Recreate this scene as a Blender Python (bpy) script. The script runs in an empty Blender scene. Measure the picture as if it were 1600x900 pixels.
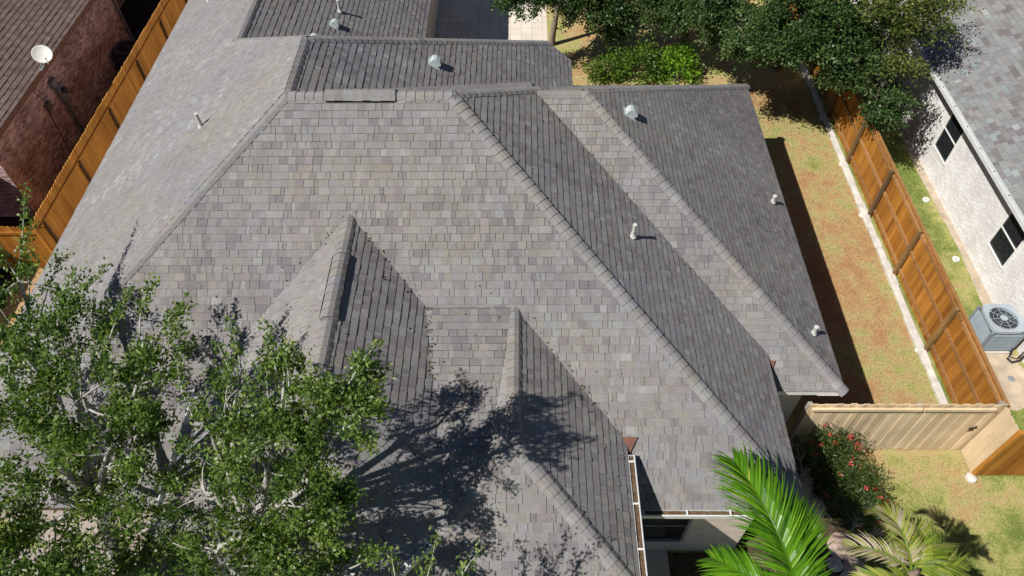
import bpy, math, random
import numpy as np
from mathutils import Vector, Matrix, noise as mnoise

# ------------------------------------------------------------------ camera, sky, sun, exposure
sc = bpy.context.scene
COL = sc.collection
S, Z0, CZ = 12.28, 3.32, 15.6           # plan unit (m), main eave height, camera height
camd = bpy.data.cameras.new('camera')
cam = bpy.data.objects.new('camera', camd)
COL.objects.link(cam)
camd.sensor_width = 36.0
camd.lens = 1133.0 / 1600.0 * 36.0
camd.clip_start = 0.1
camd.clip_end = 2000.0
RW = [[0.9999168, 0.0004306, 0.0128922], [0.0077370, 0.7796856, -0.6261234], [-0.0103215, 0.6261711, 0.7796174]]
cam.matrix_world = Matrix.Translation((0, 0, CZ)) @ Matrix(RW).to_4x4()
sc.camera = cam

LDIR = Vector((0.559, 0.305, -0.776)).normalized()      # the way the sunlight travels
world = bpy.data.worlds.new('World')
sc.world = world
world.use_nodes = True
wn = world.node_tree
bg = wn.nodes['Background']
sky = wn.nodes.new('ShaderNodeTexSky')
sky.sky_type = 'NISHITA'
sky.sun_disc = False
sky.sun_elevation = math.asin(-LDIR.z)
sky.sun_rotation = math.atan2(-LDIR.x, -LDIR.y) % (2 * math.pi)
sky.air_density = 0.7
sky.dust_density = 0.2
sky.ozone_density = 2.0
wn.links.new(sky.outputs[0], bg.inputs[0])
bg.inputs[1].default_value = 0.05
sund = bpy.data.lights.new('sun', 'SUN')
sund.energy = 5.0
sund.angle = math.radians(0.5)
sund.color = (1.0, 0.965, 0.91)
sun = bpy.data.objects.new('sun', sund)
sun.rotation_euler = LDIR.to_track_quat('-Z', 'Y').to_euler()
sun.location = (-20, -14, 40)
COL.objects.link(sun)
sc.view_settings.view_transform = 'Standard'
sc.view_settings.look = 'None'
sc.view_settings.gamma = 1.0
sc.view_settings.exposure = 0.31
sc.view_settings.use_curve_mapping = False

rnd = random.Random(7)
nr = np.random.default_rng(11)


# ------------------------------------------------------------------ helpers
class MB:
    """collects polygons; build() links them as one mesh object"""
    def __init__(s):
        s.v, s.f, s.m, s.t = [], [], [], []

    def poly(s, pts, mi=0, t=0.5):
        i = len(s.v)
        s.v.extend([tuple(p) for p in pts])
        s.f.append(tuple(range(i, i + len(pts))))
        s.m.append(mi)
        s.t.append(t)

    def obox(s, c, ax, ay, az, mi=0, t=0.5):
        c, ax, ay, az = Vector(c), Vector(ax), Vector(ay), Vector(az)
        i = len(s.v)
        for sz in (-1, 1):
            for sx, sy in ((-1, -1), (1, -1), (1, 1), (-1, 1)):
                s.v.append(tuple(c + ax * sx + ay * sy + az * sz))
        for q in ((3, 2, 1, 0), (4, 5, 6, 7), (0, 1, 5, 4), (1, 2, 6, 5), (2, 3, 7, 6), (3, 0, 4, 7)):
            s.f.append(tuple(i + k for k in q))
            s.m.append(mi)
            s.t.append(t)

    def box(s, lo, hi, mi=0, t=0.5):
        c = [(a + b) / 2 for a, b in zip(lo, hi)]
        h = [abs(b - a) / 2 for a, b in zip(lo, hi)]
        s.obox(c, (h[0], 0, 0), (0, h[1], 0), (0, 0, h[2]), mi, t)

    def beam(s, p, q, w, h, up=(0, 0, 1), mi=0, t=0.5):
        p, q = Vector(p), Vector(q)
        d = (q - p)
        L = d.length
        d.normalize()
        side = d.cross(Vector(up))
        if side.length < 1e-4:
            side = d.cross(Vector((0, 1, 0)))
        side.normalize()
        u = side.cross(d)
        s.obox((p + q) / 2, d * L / 2, side * w / 2, u * h / 2, mi, t)

    def tube(s, pts, radii, n=8, mi=0, t=0.5, cap=True):
        pts = [Vector(p) for p in pts]
        base = len(s.v)
        ref = Vector((0.31, 0.87, 0.21))
        for k, p in enumerate(pts):
            d = (pts[min(k + 1, len(pts) - 1)] - pts[max(k - 1, 0)])
            d = d.normalized() if d.length > 1e-9 else Vector((0, 0, 1))
            a = d.cross(ref)
            if a.length < 1e-3:
                a = d.cross(Vector((1, 0, 0)))
            a.normalize()
            b = d.cross(a)
            r = radii[k] if hasattr(radii, '__len__') else radii
            for j in range(n):
                an = 2 * math.pi * j / n
                s.v.append(tuple(p + a * math.cos(an) * r + b * math.sin(an) * r))
        for k in range(len(pts) - 1):
            for j in range(n):
                a0 = base + k * n + j
                a1 = base + k * n + (j + 1) % n
                s.f.append((a0, a1, a1 + n, a0 + n))
                s.m.append(mi)
                s.t.append(t)
        if cap:
            for k, o in ((0, -1), (len(pts) - 1, 1)):
                r = [base + k * n + j for j in range(n)]
                s.f.append(tuple(r if o > 0 else r[::-1]))
                s.m.append(mi)
                s.t.append(t)

    def lathe(s, prof, c, n=20, mi=0, t=0.5, axis=None):
        """prof: list of (r, h) along the axis from c"""
        A = Matrix.Identity(3) if axis is None else Vector((0, 0, 1)).rotation_difference(Vector(axis).normalized()).to_matrix()
        base = len(s.v)
        c = Vector(c)
        for r, h in prof:
            for j in range(n):
                an = 2 * math.pi * j / n
                s.v.append(tuple(c + A @ Vector((r * math.cos(an), r * math.sin(an), h))))
        for k in range(len(prof) - 1):
            for j in range(n):
                a0 = base + k * n + j
                a1 = base + k * n + (j + 1) % n
                s.f.append((a0, a1, a1 + n, a0 + n))
                s.m.append(mi)
                s.t.append(t)

    def build(s, name, mats, parent=None, smooth=False, uv=False, bevel=0.0):
        return link_mesh(name, s.v, s.f, mats, parent, smooth, s.m, s.t, uv, bevel)


def link_mesh(name, v, f, mats, parent=None, smooth=False, mi=None, tint=None, uv=False, bevel=0.0):
    me = bpy.data.meshes.new(name)
    if isinstance(f, np.ndarray):
        n, k = f.shape
        me.vertices.add(len(v))
        me.vertices.foreach_set('co', np.asarray(v, np.float32).ravel())
        me.loops.add(n * k)
        me.loops.foreach_set('vertex_index', f.astype(np.int32).ravel())
        me.polygons.add(n)
        me.polygons.foreach_set('loop_start', np.arange(0, n * k, k, dtype=np.int32))
        me.update(calc_edges=True)
    else:
        me.from_pydata(v, [], f)
        me.update()
    if not isinstance(mats, (list, tuple)):
        mats = [mats]
    for m in mats:
        me.materials.append(m)
    if mi is not None and len(mats) > 1:
        me.polygons.foreach_set('material_index', np.asarray(mi, np.int32))
    if tint is not None:
        a = me.attributes.new('tint', 'FLOAT', 'FACE')
        a.data.foreach_set('value', np.asarray(tint, np.float32))
    if smooth:
        me.polygons.foreach_set('use_smooth', np.ones(len(me.polygons), bool))
    if uv:
        ul = me.uv_layers.new(name='UVMap')
        vs = me.vertices
        for p in me.polygons:
            nn = p.normal
            if abs(nn.z) > 0.7:
                ua, va = Vector((1, 0, 0)), Vector((0, 1, 0))
            else:
                ua = Vector((-nn.y, nn.x, 0)).normalized()
                va = Vector((0, 0, 1))
            for li in p.loop_indices:
                co = vs[me.loops[li].vertex_index].co
                ul.data[li].uv = (co.dot(ua), co.dot(va))
    o = bpy.data.objects.new(name, me)
    COL.objects.link(o)
    if parent is not None:
        attach(o, parent)
    if bevel:
        b = o.modifiers.new('bevel', 'BEVEL')
        b.width = bevel
        b.segments = 2
        b.limit_method = 'ANGLE'
    return o


def root_matrix(p):
    m = Matrix.Identity(4)
    while p is not None:
        m = (p.matrix_parent_inverse @ p.matrix_basis) @ m
        p = p.parent
    return m


def attach(o, parent):
    o.parent = parent
    o.matrix_parent_inverse = root_matrix(parent).inverted()


def thing(name, label, cat, loc, group=None):
    o = bpy.data.objects.new(name, None)
    o.empty_display_size = 0.2
    o.location = loc
    COL.objects.link(o)
    return tag(o, label, cat, group)


def tag(o, label, cat, group=None):
    o['label'] = label
    o['category'] = cat
    if group:
        o['group'] = group
    return o


def struct(o, label=None):
    o['kind'] = 'structure'
    return o


def copy_tree(o, parent=None):
    c = o.copy()
    COL.objects.link(c)
    if parent is not None:
        c.parent = parent
    for ch in list(o.children):
        copy_tree(ch, c)
    return c


# ------------------------------------------------------------------ materials
class NT:
    def __init__(s, name, rough=0.8, spec=0.3):
        s.mat = bpy.data.materials.new(name)
        s.mat.use_nodes = True
        s.n, s.l = s.mat.node_tree.nodes, s.mat.node_tree.links
        s.b = s.n['Principled BSDF']
        s.b.inputs['Roughness'].default_value = rough
        s.b.inputs['Specular IOR Level'].default_value = spec

    def node(s, t, **kw):
        n = s.n.new(t)
        for k, v in kw.items():
            setattr(n, k, v)
        return n

    def link(s, a, b):
        s.l.new(a, b)

    def val(s, sock, v):
        if hasattr(v, 'links') or isinstance(v, bpy.types.NodeSocket):
            s.l.new(v, sock)
        else:
            sock.default_value = v

    def pos(s):
        return s.node('ShaderNodeNewGeometry').outputs['Position']

    def uv(s):
        return s.node('ShaderNodeTexCoord').outputs['UV']

    def obj(s):
        return s.node('ShaderNodeTexCoord').outputs['Object']

    def scale(s, vec, sc):
        n = s.node('ShaderNodeMapping')
        s.l.new(vec, n.inputs[0])
        n.inputs['Scale'].default_value = sc
        return n.outputs[0]

    def noise(s, vec, scale, detail=3, rough=0.55, dist=0.0):
        n = s.node('ShaderNodeTexNoise')
        s.l.new(vec, n.inputs['Vector'])
        n.inputs['Scale'].default_value = scale
        n.inputs['Detail'].default_value = detail
        n.inputs['Roughness'].default_value = rough
        n.inputs['Distortion'].default_value = dist
        return n.outputs[0]

    def ramp(s, fac, stops, interp='LINEAR'):
        n = s.node('ShaderNodeValToRGB')
        cr = n.color_ramp
        cr.interpolation = interp
        while len(cr.elements) < len(stops):
            cr.elements.new(0.5)
        for e, (p, c) in zip(cr.elements, stops):
            e.position = p
            e.color = (c[0], c[1], c[2], 1) if hasattr(c, '__len__') else (c, c, c, 1)
        s.l.new(fac, n.inputs[0])
        return n.outputs[0]

    def mix(s, fac, a, b, mode='MIX'):
        n = s.node('ShaderNodeMix', data_type='RGBA', blend_type=mode)
        for sock, v in ((n.inputs[0], fac), (n.inputs[6], a), (n.inputs[7], b)):
            if isinstance(v, bpy.types.NodeSocket):
                s.l.new(v, sock)
            elif hasattr(v, '__len__'):
                sock.default_value = (v[0], v[1], v[2], 1)
            else:
                sock.default_value = v
        return n.outputs[2]

    def math(s, op, a, b=0.0, c=0.0):
        n = s.node('ShaderNodeMath', operation=op)
        for sock, v in zip(n.inputs, (a, b, c)):
            if isinstance(v, bpy.types.NodeSocket):
                s.l.new(v, sock)
            else:
                sock.default_value = v
        return n.outputs[0]

    def attr(s, name):
        return s.node('ShaderNodeAttribute', attribute_name=name).outputs['Fac']

    def sep(s, vec):
        n = s.node('ShaderNodeSeparateXYZ')
        s.l.new(vec, n.inputs[0])
        return n.outputs

    def bump(s, h, strength=0.3, dist=0.01):
        n = s.node('ShaderNodeBump')
        n.inputs['Strength'].default_value = strength
        n.inputs['Distance'].default_value = dist
        s.l.new(h, n.inputs['Height'])
        s.l.new(n.outputs[0], s.b.inputs['Normal'])

    def color(s, c):
        if isinstance(c, bpy.types.NodeSocket):
            s.l.new(c, s.b.inputs['Base Color'])
        else:
            s.b.inputs['Base Color'].default_value = (c[0], c[1], c[2], 1)


def mat_simple(name, col, rough=0.6, spec=0.3, var=0.15, scale=6.0, metal=0.0, bump=0.0):
    m = NT(name, rough, spec)
    p = m.pos()
    n = m.noise(p, scale, 4)
    c2 = [max(0, x * (1 - var)) for x in col]
    c1 = [min(1, x * (1 + var)) for x in col]
    m.color(m.ramp(n, [(0.3, c2), (0.7, c1)]))
    m.b.inputs['Metallic'].default_value = metal
    if bump:
        m.bump(m.noise(p, scale * 8, 3), bump, 0.01)
    return m.mat


def mat_shingle(name, stops, hueA, hueB, gran=0.19):
    m = NT(name, 0.95, 0.15)
    p = m.pos()
    c = m.ramp(m.attr('tint'), stops)
    big = m.noise(p, 0.35, 3)
    c = m.mix(1.0, c, m.ramp(big, [(0.35, hueA), (0.65, hueB)]), 'MULTIPLY')
    mid = m.noise(p, 2.3, 4, 0.6)
    c = m.mix(1.0, c, m.ramp(mid, [(0.3, 0.90), (0.7, 1.07)]), 'MULTIPLY')
    fine = m.noise(p, 42.0, 3, 0.75)
    c = m.mix(1.0, c, m.ramp(fine, [(0.3, 1 - gran), (0.7, 1 + gran)]), 'MULTIPLY')
    vn = m.noise(p, 170.0, 2, 0.6)
    c = m.mix(1.0, c, m.ramp(vn, [(0.3, 1 - gran), (0.7, 1 + gran)]), 'MULTIPLY')
    m.color(c)
    m.bump(vn, 0.5, 0.004)
    return m.mat


M = {}
M['shingle'] = mat_shingle('weathered_shingle', [
    (0.0, (0.173, 0.161, 0.165)), (0.12, (0.196, 0.180, 0.184)), (0.25, (0.219, 0.202, 0.187)), (0.38, (0.221, 0.217, 0.209)),
    (0.50, (0.235, 0.217, 0.221)), (0.62, (0.247, 0.230, 0.209)), (0.72, (0.225, 0.222, 0.229)), (0.84, (0.250, 0.251, 0.238)),
    (0.93, (0.267, 0.252, 0.253)), (1.0, (0.299, 0.296, 0.288))],
    (0.885, 0.885, 0.93), (0.95, 0.935, 0.895))
M['shingle_edge'] = mat_simple('dark_asphalt_edge', (0.045, 0.042, 0.042), 0.95, 0.1, 0.3, 20)
M['shingle_red'] = mat_shingle('brown_red_shingle', [
    (0.0, (0.125, 0.085, 0.078)), (0.5, (0.165, 0.118, 0.106)), (1.0, (0.21, 0.155, 0.138))], (0.96, 0.96, 0.97), (1.03, 1.0, 0.98))
M['shingle_mix'] = mat_shingle('blended_grey_shingle', [
    (0.0, (0.135, 0.12, 0.118)), (0.25, (0.18, 0.172, 0.17)), (0.5, (0.195, 0.20, 0.20)),
    (0.7, (0.225, 0.215, 0.205)), (0.86, (0.205, 0.235, 0.235)), (1.0, (0.30, 0.31, 0.305))], (0.97, 0.98, 1.0), (1.02, 1.0, 0.97))


def mat_brick(name, c1, c2, mortar, bw=0.22, rh=0.075, ms=0.010, stain=0.12, rough=0.9):
    m = NT(name, rough, 0.15)
    u = m.uv()
    b = m.node('ShaderNodeTexBrick')
    m.link(u, b.inputs['Vector'])
    b.inputs['Color1'].default_value = (*c1, 1)
    b.inputs['Color2'].default_value = (*c2, 1)
    b.inputs['Mortar'].default_value = (*mortar, 1)
    b.inputs['Scale'].default_value = 1.0
    b.inputs['Brick Width'].default_value = bw
    b.inputs['Row Height'].default_value = rh
    b.inputs['Mortar Size'].default_value = ms
    b.inputs['Mortar Smooth'].default_value = 0.2
    p = m.pos()
    n = m.noise(p, 1.4, 5, 0.65)
    c = m.mix(1.0, b.outputs['Color'], m.ramp(n, [(0.3, 1 - stain), (0.7, 1 + stain)]), 'MULTIPLY')
    n2 = m.noise(p, 14, 4, 0.7)
    c = m.mix(1.0, c, m.ramp(n2, [(0.3, 1 - stain), (0.7, 1 + stain)]), 'MULTIPLY')
    m.color(c)
    h = m.math('ADD', m.math('MULTIPLY', b.outputs['Fac'], -1.0), m.math('MULTIPLY', n2, 0.4))
    m.bump(h, 0.6, 0.012)
    return m.mat


M['brick_pink'] = mat_brick('pale_pink_brick', (0.56, 0.45, 0.39), (0.66, 0.55, 0.48), (0.58, 0.52, 0.46))
M['brick_red'] = mat_brick('dark_red_brick', (0.25, 0.115, 0.115), (0.58, 0.41, 0.41), (0.46, 0.37, 0.37), stain=0.42)
M['brick_white'] = mat_brick('whitewashed_brick', (0.66, 0.635, 0.62), (0.78, 0.775, 0.77), (0.60, 0.575, 0.555), stain=0.12)
M['white_metal'] = mat_simple('white_painted_metal', (0.60, 0.61, 0.60), 0.4, 0.4, 0.08, 5)
M['white_trim'] = mat_simple('white_trim_paint', (0.74, 0.73, 0.71), 0.5, 0.3, 0.06, 5)
M['vent_metal'] = mat_simple('pale_vent_metal', (0.42, 0.47, 0.47), 0.45, 0.4, 0.10, 9)
M['lead'] = mat_simple('white_pipe_boot', (0.50, 0.49, 0.47), 0.55, 0.3, 0.12, 14)
M['galv'] = mat_simple('grey_galvanised_metal', (0.20, 0.205, 0.22), 0.5, 0.4, 0.2, 8)
M['brown_metal'] = mat_simple('brown_flashing_paint', (0.17, 0.075, 0.055), 0.5, 0.3, 0.15, 7)
M['fascia'] = mat_simple('brown_fascia_paint', (0.16, 0.085, 0.065), 0.6, 0.25, 0.15, 4)
M['soffit'] = mat_simple('tan_soffit_paint', (0.42, 0.36, 0.31), 0.7, 0.2, 0.08, 3)
M['dark_gap'] = mat_simple('dark_vent_mesh', (0.025, 0.025, 0.027), 0.8, 0.1, 0.2, 10)
M['debris'] = mat_simple('dry_leaf_debris', (0.13, 0.085, 0.05), 0.95, 0.05, 0.5, 22, bump=0.8)
M['glass'] = mat_simple('dark_screened_glass', (0.016, 0.018, 0.022), 0.22, 0.5, 0.4, 9)
M['concrete'] = mat_simple('pale_concrete', (0.50, 0.46, 0.41), 0.9, 0.15, 0.14, 2.2, bump=0.25)
M['mow_curb'] = mat_simple('white_concrete_footing', (0.56, 0.53, 0.48), 0.9, 0.15, 0.20, 3.5, bump=0.5)
M['dirt'] = mat_simple('sandy_dirt', (0.42, 0.345, 0.255), 0.98, 0.05, 0.25, 3.0, bump=0.8)
M['mulch'] = mat_simple('dark_mulch', (0.085, 0.06, 0.042), 0.98, 0.05, 0.45, 9.0, bump=1.0)
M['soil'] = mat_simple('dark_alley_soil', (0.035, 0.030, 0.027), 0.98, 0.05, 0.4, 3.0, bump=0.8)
M['stone'] = mat_simple('pale_bed_stone', (0.52, 0.47, 0.42), 0.9, 0.1, 0.22, 5.0, bump=0.6)
M['flagstone'] = mat_simple('pink_flagstone', (0.45, 0.33, 0.27), 0.9, 0.1, 0.18, 5.0, bump=0.5)
M['ac_paint'] = mat_simple('blue_grey_unit_paint', (0.33, 0.38, 0.42), 0.45, 0.4, 0.08, 4)
M['ac_dark'] = mat_simple('dark_unit_interior', (0.035, 0.04, 0.048), 0.6, 0.3, 0.15, 6)
M['fan'] = mat_simple('grey_fan_blade', (0.32, 0.36, 0.40), 0.5, 0.35, 0.1, 6)
M['black_rubber'] = mat_simple('black_pipe_insulation', (0.018, 0.018, 0.018), 0.7, 0.3, 0.2, 8)
M['bin'] = mat_simple('dark_blue_grey_casing', (0.035, 0.042, 0.06), 0.45, 0.4, 0.15, 5)
M['dish'] = mat_simple('off_white_dish_paint', (0.78, 0.77, 0.70), 0.45, 0.35, 0.05, 5)
M['iron'] = mat_simple('dark_brown_iron', (0.035, 0.018, 0.015), 0.55, 0.4, 0.2, 10)


def mat_paver():
    m = NT('beige_patio_paver', 0.9, 0.15)
    b = m.node('ShaderNodeTexBrick')
    m.link(m.pos(), b.inputs['Vector'])
    b.offset = 0.0
    for k, v in (('Color1', (0.60, 0.53, 0.45, 1)), ('Color2', (0.66, 0.59, 0.50, 1)), ('Mortar', (0.45, 0.39, 0.33, 1))):
        b.inputs[k].default_value = v
    b.inputs['Scale'].default_value = 1
    b.inputs['Brick Width'].default_value = 0.41
    b.inputs['Row Height'].default_value = 0.41
    b.inputs['Mortar Size'].default_value = 0.012
    m.color(m.mix(1.0, b.outputs['Color'], m.ramp(m.noise(m.pos(), 1.1, 4), [(0.3, 0.88), (0.7, 1.08)]), 'MULTIPLY'))
    return m.mat


M['paver'] = mat_paver()


def mat_wood(name, stops, grain=0.35):
    m = NT(name, 0.75, 0.2)
    p = m.pos()
    c = m.ramp(m.attr('tint'), stops)
    g = m.noise(m.scale(p, (28, 28, 1.6)), 1.0, 5, 0.65, 0.4)
    c = m.mix(1.0, c, m.ramp(g, [(0.28, 1 - grain), (0.72, 1 + grain * 0.6)]), 'MULTIPLY')
    st = m.noise(m.scale(p, (1.3, 1.3, 0.8)), 1.0, 4, 0.6)
    c = m.mix(1.0, c, m.ramp(st, [(0.3, 0.78), (0.7, 1.14)]), 'MULTIPLY')
    m.color(c)
    m.bump(g, 0.35, 0.004)
    return m.mat


M['wood'] = mat_wood('stained_cedar', [(0.0, (0.235, 0.085, 0.014)), (0.5, (0.345, 0.140, 0.020)), (1.0, (0.45, 0.20, 0.034))])
M['wood_bounce_lit'] = mat_wood('bounce_lit_cedar', [(0.0, (0.42, 0.19, 0.04)), (0.5, (0.54, 0.26, 0.055)), (1.0, (0.64, 0.33, 0.08))], 0.22)  # left fence cedar, lightened to stand in for bounced sunlight
M['wood_rail'] = mat_wood('worn_cedar_rail', [(0.0, (0.26, 0.125, 0.045)), (1.0, (0.40, 0.215, 0.085))])
M['wood_post'] = mat_wood('weathered_post', [(0.0, (0.13, 0.085, 0.045)), (0.5, (0.19, 0.12, 0.05)), (1.0, (0.25, 0.15, 0.055))])
M['wood_tan'] = mat_wood('pale_tan_board', [(0.0, (0.55, 0.415, 0.26)), (0.5, (0.63, 0.485, 0.31)), (1.0, (0.70, 0.555, 0.37))], 0.10)
M['wood_grey'] = mat_wood('grey_weathered_wood', [(0.0, (0.24, 0.20, 0.17)), (1.0, (0.42, 0.37, 0.32))], 0.25)


def mat_leaf(name, stops, trans=(0.18, 0.30, 0.03), tf=0.3, rough=0.45, spec=0.35):
    m = NT(name, rough, spec)
    c = m.ramp(m.attr('tint'), stops)
    m.color(c)
    tr = m.node('ShaderNodeBsdfTranslucent')
    m.link(m.mix(1.0, c, (1.5, 1.7, 0.8), 'MULTIPLY'), tr.inputs[0])
    mx = m.node('ShaderNodeMixShader')
    mx.inputs[0].default_value = tf
    m.link(m.b.outputs[0], mx.inputs[1])
    m.link(tr.outputs[0], mx.inputs[2])
    m.link(mx.outputs[0], m.n['Material Output'].inputs[0])
    return m.mat


M['leaf_front'] = mat_leaf('glossy_green_leaf', [(0.0, (0.034, 0.068, 0.014)), (0.35, (0.085, 0.145, 0.026)), (0.7, (0.155, 0.228, 0.046)), (0.92, (0.25, 0.31, 0.085)), (1.0, (0.33, 0.33, 0.13))], tf=0.33, spec=0.35, rough=0.42)
M['leaf_back'] = mat_leaf('dark_oak_leaf', [(0.0, (0.022, 0.048, 0.013)), (0.5, (0.052, 0.098, 0.026)), (0.85, (0.092, 0.148, 0.038)), (1.0, (0.17, 0.20, 0.065))], tf=0.22)
M['leaf_yellow'] = mat_leaf('yellow_green_leaf', [(0.0, (0.05, 0.075, 0.015)), (0.5, (0.105, 0.135, 0.028)), (1.0, (0.21, 0.215, 0.05))], tf=0.25)
M['leaf_hedge'] = mat_leaf('bright_hedge_leaf', [(0.0, (0.07, 0.16, 0.012)), (0.5, (0.14, 0.28, 0.02)), (1.0, (0.26, 0.42, 0.04))], tf=0.35)
M['leaf_hedge_dark'] = mat_leaf('deep_hedge_leaf', [(0.0, (0.04, 0.085, 0.012)), (0.6, (0.09, 0.165, 0.02)), (1.0, (0.20, 0.28, 0.04))], tf=0.3)
M['leaf_bush'] = mat_leaf('oleander_leaf', [(0.0, (0.03, 0.055, 0.012)), (0.6, (0.065, 0.11, 0.025)), (1.0, (0.12, 0.17, 0.045))], tf=0.2)
M['flower'] = mat_leaf('red_flower', [(0.0, (0.36, 0.035, 0.025)), (1.0, (0.56, 0.10, 0.06))], tf=0.2)
M['frond'] = mat_leaf('palm_frond_green', [(0.0, (0.030, 0.095, 0.006)), (0.5, (0.085, 0.215, 0.008)), (0.85, (0.16, 0.32, 0.012)), (1.0, (0.36, 0.40, 0.06))], tf=0.28, rough=0.36, spec=0.28)
M['frond_dry'] = mat_leaf('palm_frond_yellowing', [(0.0, (0.06, 0.11, 0.012)), (0.35, (0.14, 0.205, 0.018)), (0.6, (0.26, 0.28, 0.035)), (0.8, (0.27, 0.23, 0.12)), (1.0, (0.36, 0.31, 0.24))], tf=0.2, rough=0.5)
M['frond_dead'] = mat_leaf('dead_frond', [(0.0, (0.20, 0.15, 0.10)), (0.5, (0.36, 0.30, 0.23)), (1.0, (0.52, 0.46, 0.39))], tf=0.1, rough=0.8, spec=0.1)


def mat_bark(name, c1, c2):
    m = NT(name, 0.9, 0.1)
    p = m.pos()
    n = m.noise(m.scale(p, (9, 9, 3)), 1.0, 5, 0.65)
    m.color(m.ramp(n, [(0.3, c1), (0.7, c2)]))
    m.bump(n, 0.5, 0.02)
    return m.mat


M['bark_pale'] = mat_bark('pale_grey_bark', (0.25, 0.235, 0.21), (0.46, 0.44, 0.41))
M['bark'] = mat_bark('brown_grey_bark', (0.13, 0.10, 0.075), (0.28, 0.22, 0.17))


def mat_lawn():
    m = NT('dry_lawn', 0.95, 0.05)
    p = m.pos()
    x, y, z = m.sep(p)
    n_big = m.noise(p, 0.55, 3, 0.5)
    n_mid = m.noise(p, 2.2, 4, 0.6, 0.3)
    n_fine = m.noise(p, 17.0, 4, 0.7)
    n_vf = m.noise(p, 60.0, 3, 0.7)
    # greener towards the front, and beyond the right-hand fence; straw strip along the side yard
    front = m.ramp(m.math('MULTIPLY', m.math('ADD', y, -5.5), 0.2), [(0.0, 1.0), (0.5, 0.0)])
    neigh = m.ramp(m.math('ADD', x, -10.3), [(0.0, 0.0), (0.12, 1.0)])
    neigh = m.math('MULTIPLY', neigh, m.ramp(m.math('ADD', y, -6.6), [(0.0, 0.0), (0.6, 1.0)]))
    far = m.ramp(m.math('MULTIPLY', m.math('ADD', y, -13.5), 0.2), [(0.0, 0.0), (1.0, 1.0)])
    bias = m.math('ADD', m.math('MULTIPLY', front, 0.40), m.math('MULTIPLY', neigh, 0.36))
    near = m.ramp(m.math('MULTIPLY', m.math('ADD', y, -8.5), 0.25), [(0.0, 1.0), (1.0, 0.0)])
    bias = m.math('ADD', bias, m.math('MULTIPLY', far, 0.14))
    bias = m.math('ADD', bias, m.math('MULTIPLY', near, 0.07))
    f = m.math('ADD', m.math('MULTIPLY', n_big, 1.0), m.math('MULTIPLY', n_mid, 0.75))
    f = m.math('ADD', m.math('ADD', f, -0.575), bias)
    f = m.math('ADD', f, m.math('MULTIPLY', m.math('ADD', n_fine, -0.5), 0.95))
    c = m.ramp(f, [(0.14, (0.43, 0.245, 0.115)), (0.32, (0.47, 0.31, 0.15)), (0.47, (0.45, 0.385, 0.175)), (0.60, (0.37, 0.37, 0.125)), (0.72, (0.26, 0.285, 0.085)), (0.92, (0.16, 0.215, 0.05))])
    c = m.mix(1.0, c, m.ramp(n_vf, [(0.25, 0.52), (0.5, 1.0), (0.75, 1.38)]), 'MULTIPLY')
    c = m.mix(1.0, c, m.ramp(m.attr('tint'), [(0.0, 0.55), (1.0, 1.55)]), 'MULTIPLY')
    m.color(c)
    m.bump(n_vf, 0.9, 0.03)
    return m.mat


M['lawn'] = mat_lawn()

# ------------------------------------------------------------------ the ground and paved areas


def sheet(name, pts, mat, z, t=0.45):
    b = MB()
    b.poly([(x, y, z) for x, y in pts], 0, t)
    return struct(b.build(name, mat, uv=False))


def rect(x0, y0, x1, y1):
    return [(x0, y0), (x1, y0), (x1, y1), (x0, y1)]


sheet('ground', rect(-300, -300, 300, 300), M['lawn'], 0.0)
sheet('patio', rect(-4.2, 18.0, 1.0, 34.0), M['paver'], 0.004)
sheet('driveway', rect(-20, -14, -6.9, 5.34), mat_simple('grey_drive_concrete', (0.27, 0.245, 0.21), 0.95, 0.1, 0.25, 1.4, bump=0.3), 0.004)
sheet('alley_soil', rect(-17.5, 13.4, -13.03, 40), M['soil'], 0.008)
sheet('side_path', rect(-12.97, 13.0, -10.2, 40), M['dirt'], 0.004)
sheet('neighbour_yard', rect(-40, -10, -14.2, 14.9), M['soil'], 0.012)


def blob(cx, cy, rx, ry, n=28, j=0.18, seed=1):
    r = random.Random(seed)
    return [(cx + rx * (1 + r.uniform(-j, j)) * math.cos(2 * math.pi * k / n), cy + ry * (1 + r.uniform(-j, j)) * math.sin(2 * math.pi * k / n)) for k in range(n)]


sheet('dirt_patch', blob(11.95, 9.65, 0.78, 0.95, seed=4), M['dirt'], 0.004)
sheet('dirt_strip', [(12.34, 10.5), (12.7, 10.5), (12.7, 21), (12.52, 21), (12.44, 17), (12.5, 14), (12.38, 12)], M['dirt'], 0.006)
sheet('planting_bed', [(1.9, 2.0), (6.3, 2.0), (6.9, 4.2), (6.85, 5.6), (7.5, 6.2), (7.7, 6.9), (6.9, 7.68), (4.0, 7.68), (4.0, 5.3), (1.9, 5.3)], M['mulch'], 0.006)
sheet('walkway', rect(1.0, -6, 3.1, 5.4), M['concrete'], 0.010)

# ------------------------------------------------------------------ shingled roofs


def clip_half(poly, a, b, c):
    """keep a*x+b*y<=c"""
    out = []
    n = len(poly)
    for i in range(n):
        p, q = poly[i], poly[(i + 1) % n]
        dp, dq = a * p[0] + b * p[1] - c, a * q[0] + b * q[1] - c
        if dp <= 0:
            out.append(p)
        if (dp < 0 < dq) or (dq < 0 < dp):
            k = dp / (dp - dq)
            out.append((p[0] + (q[0] - p[0]) * k, p[1] + (q[1] - p[1]) * k))
    return out


def area2(p):
    return sum(p[i][0] * p[(i + 1) % len(p)][1] - p[(i + 1) % len(p)][0] * p[i][1] for i in range(len(p))) / 2


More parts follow.
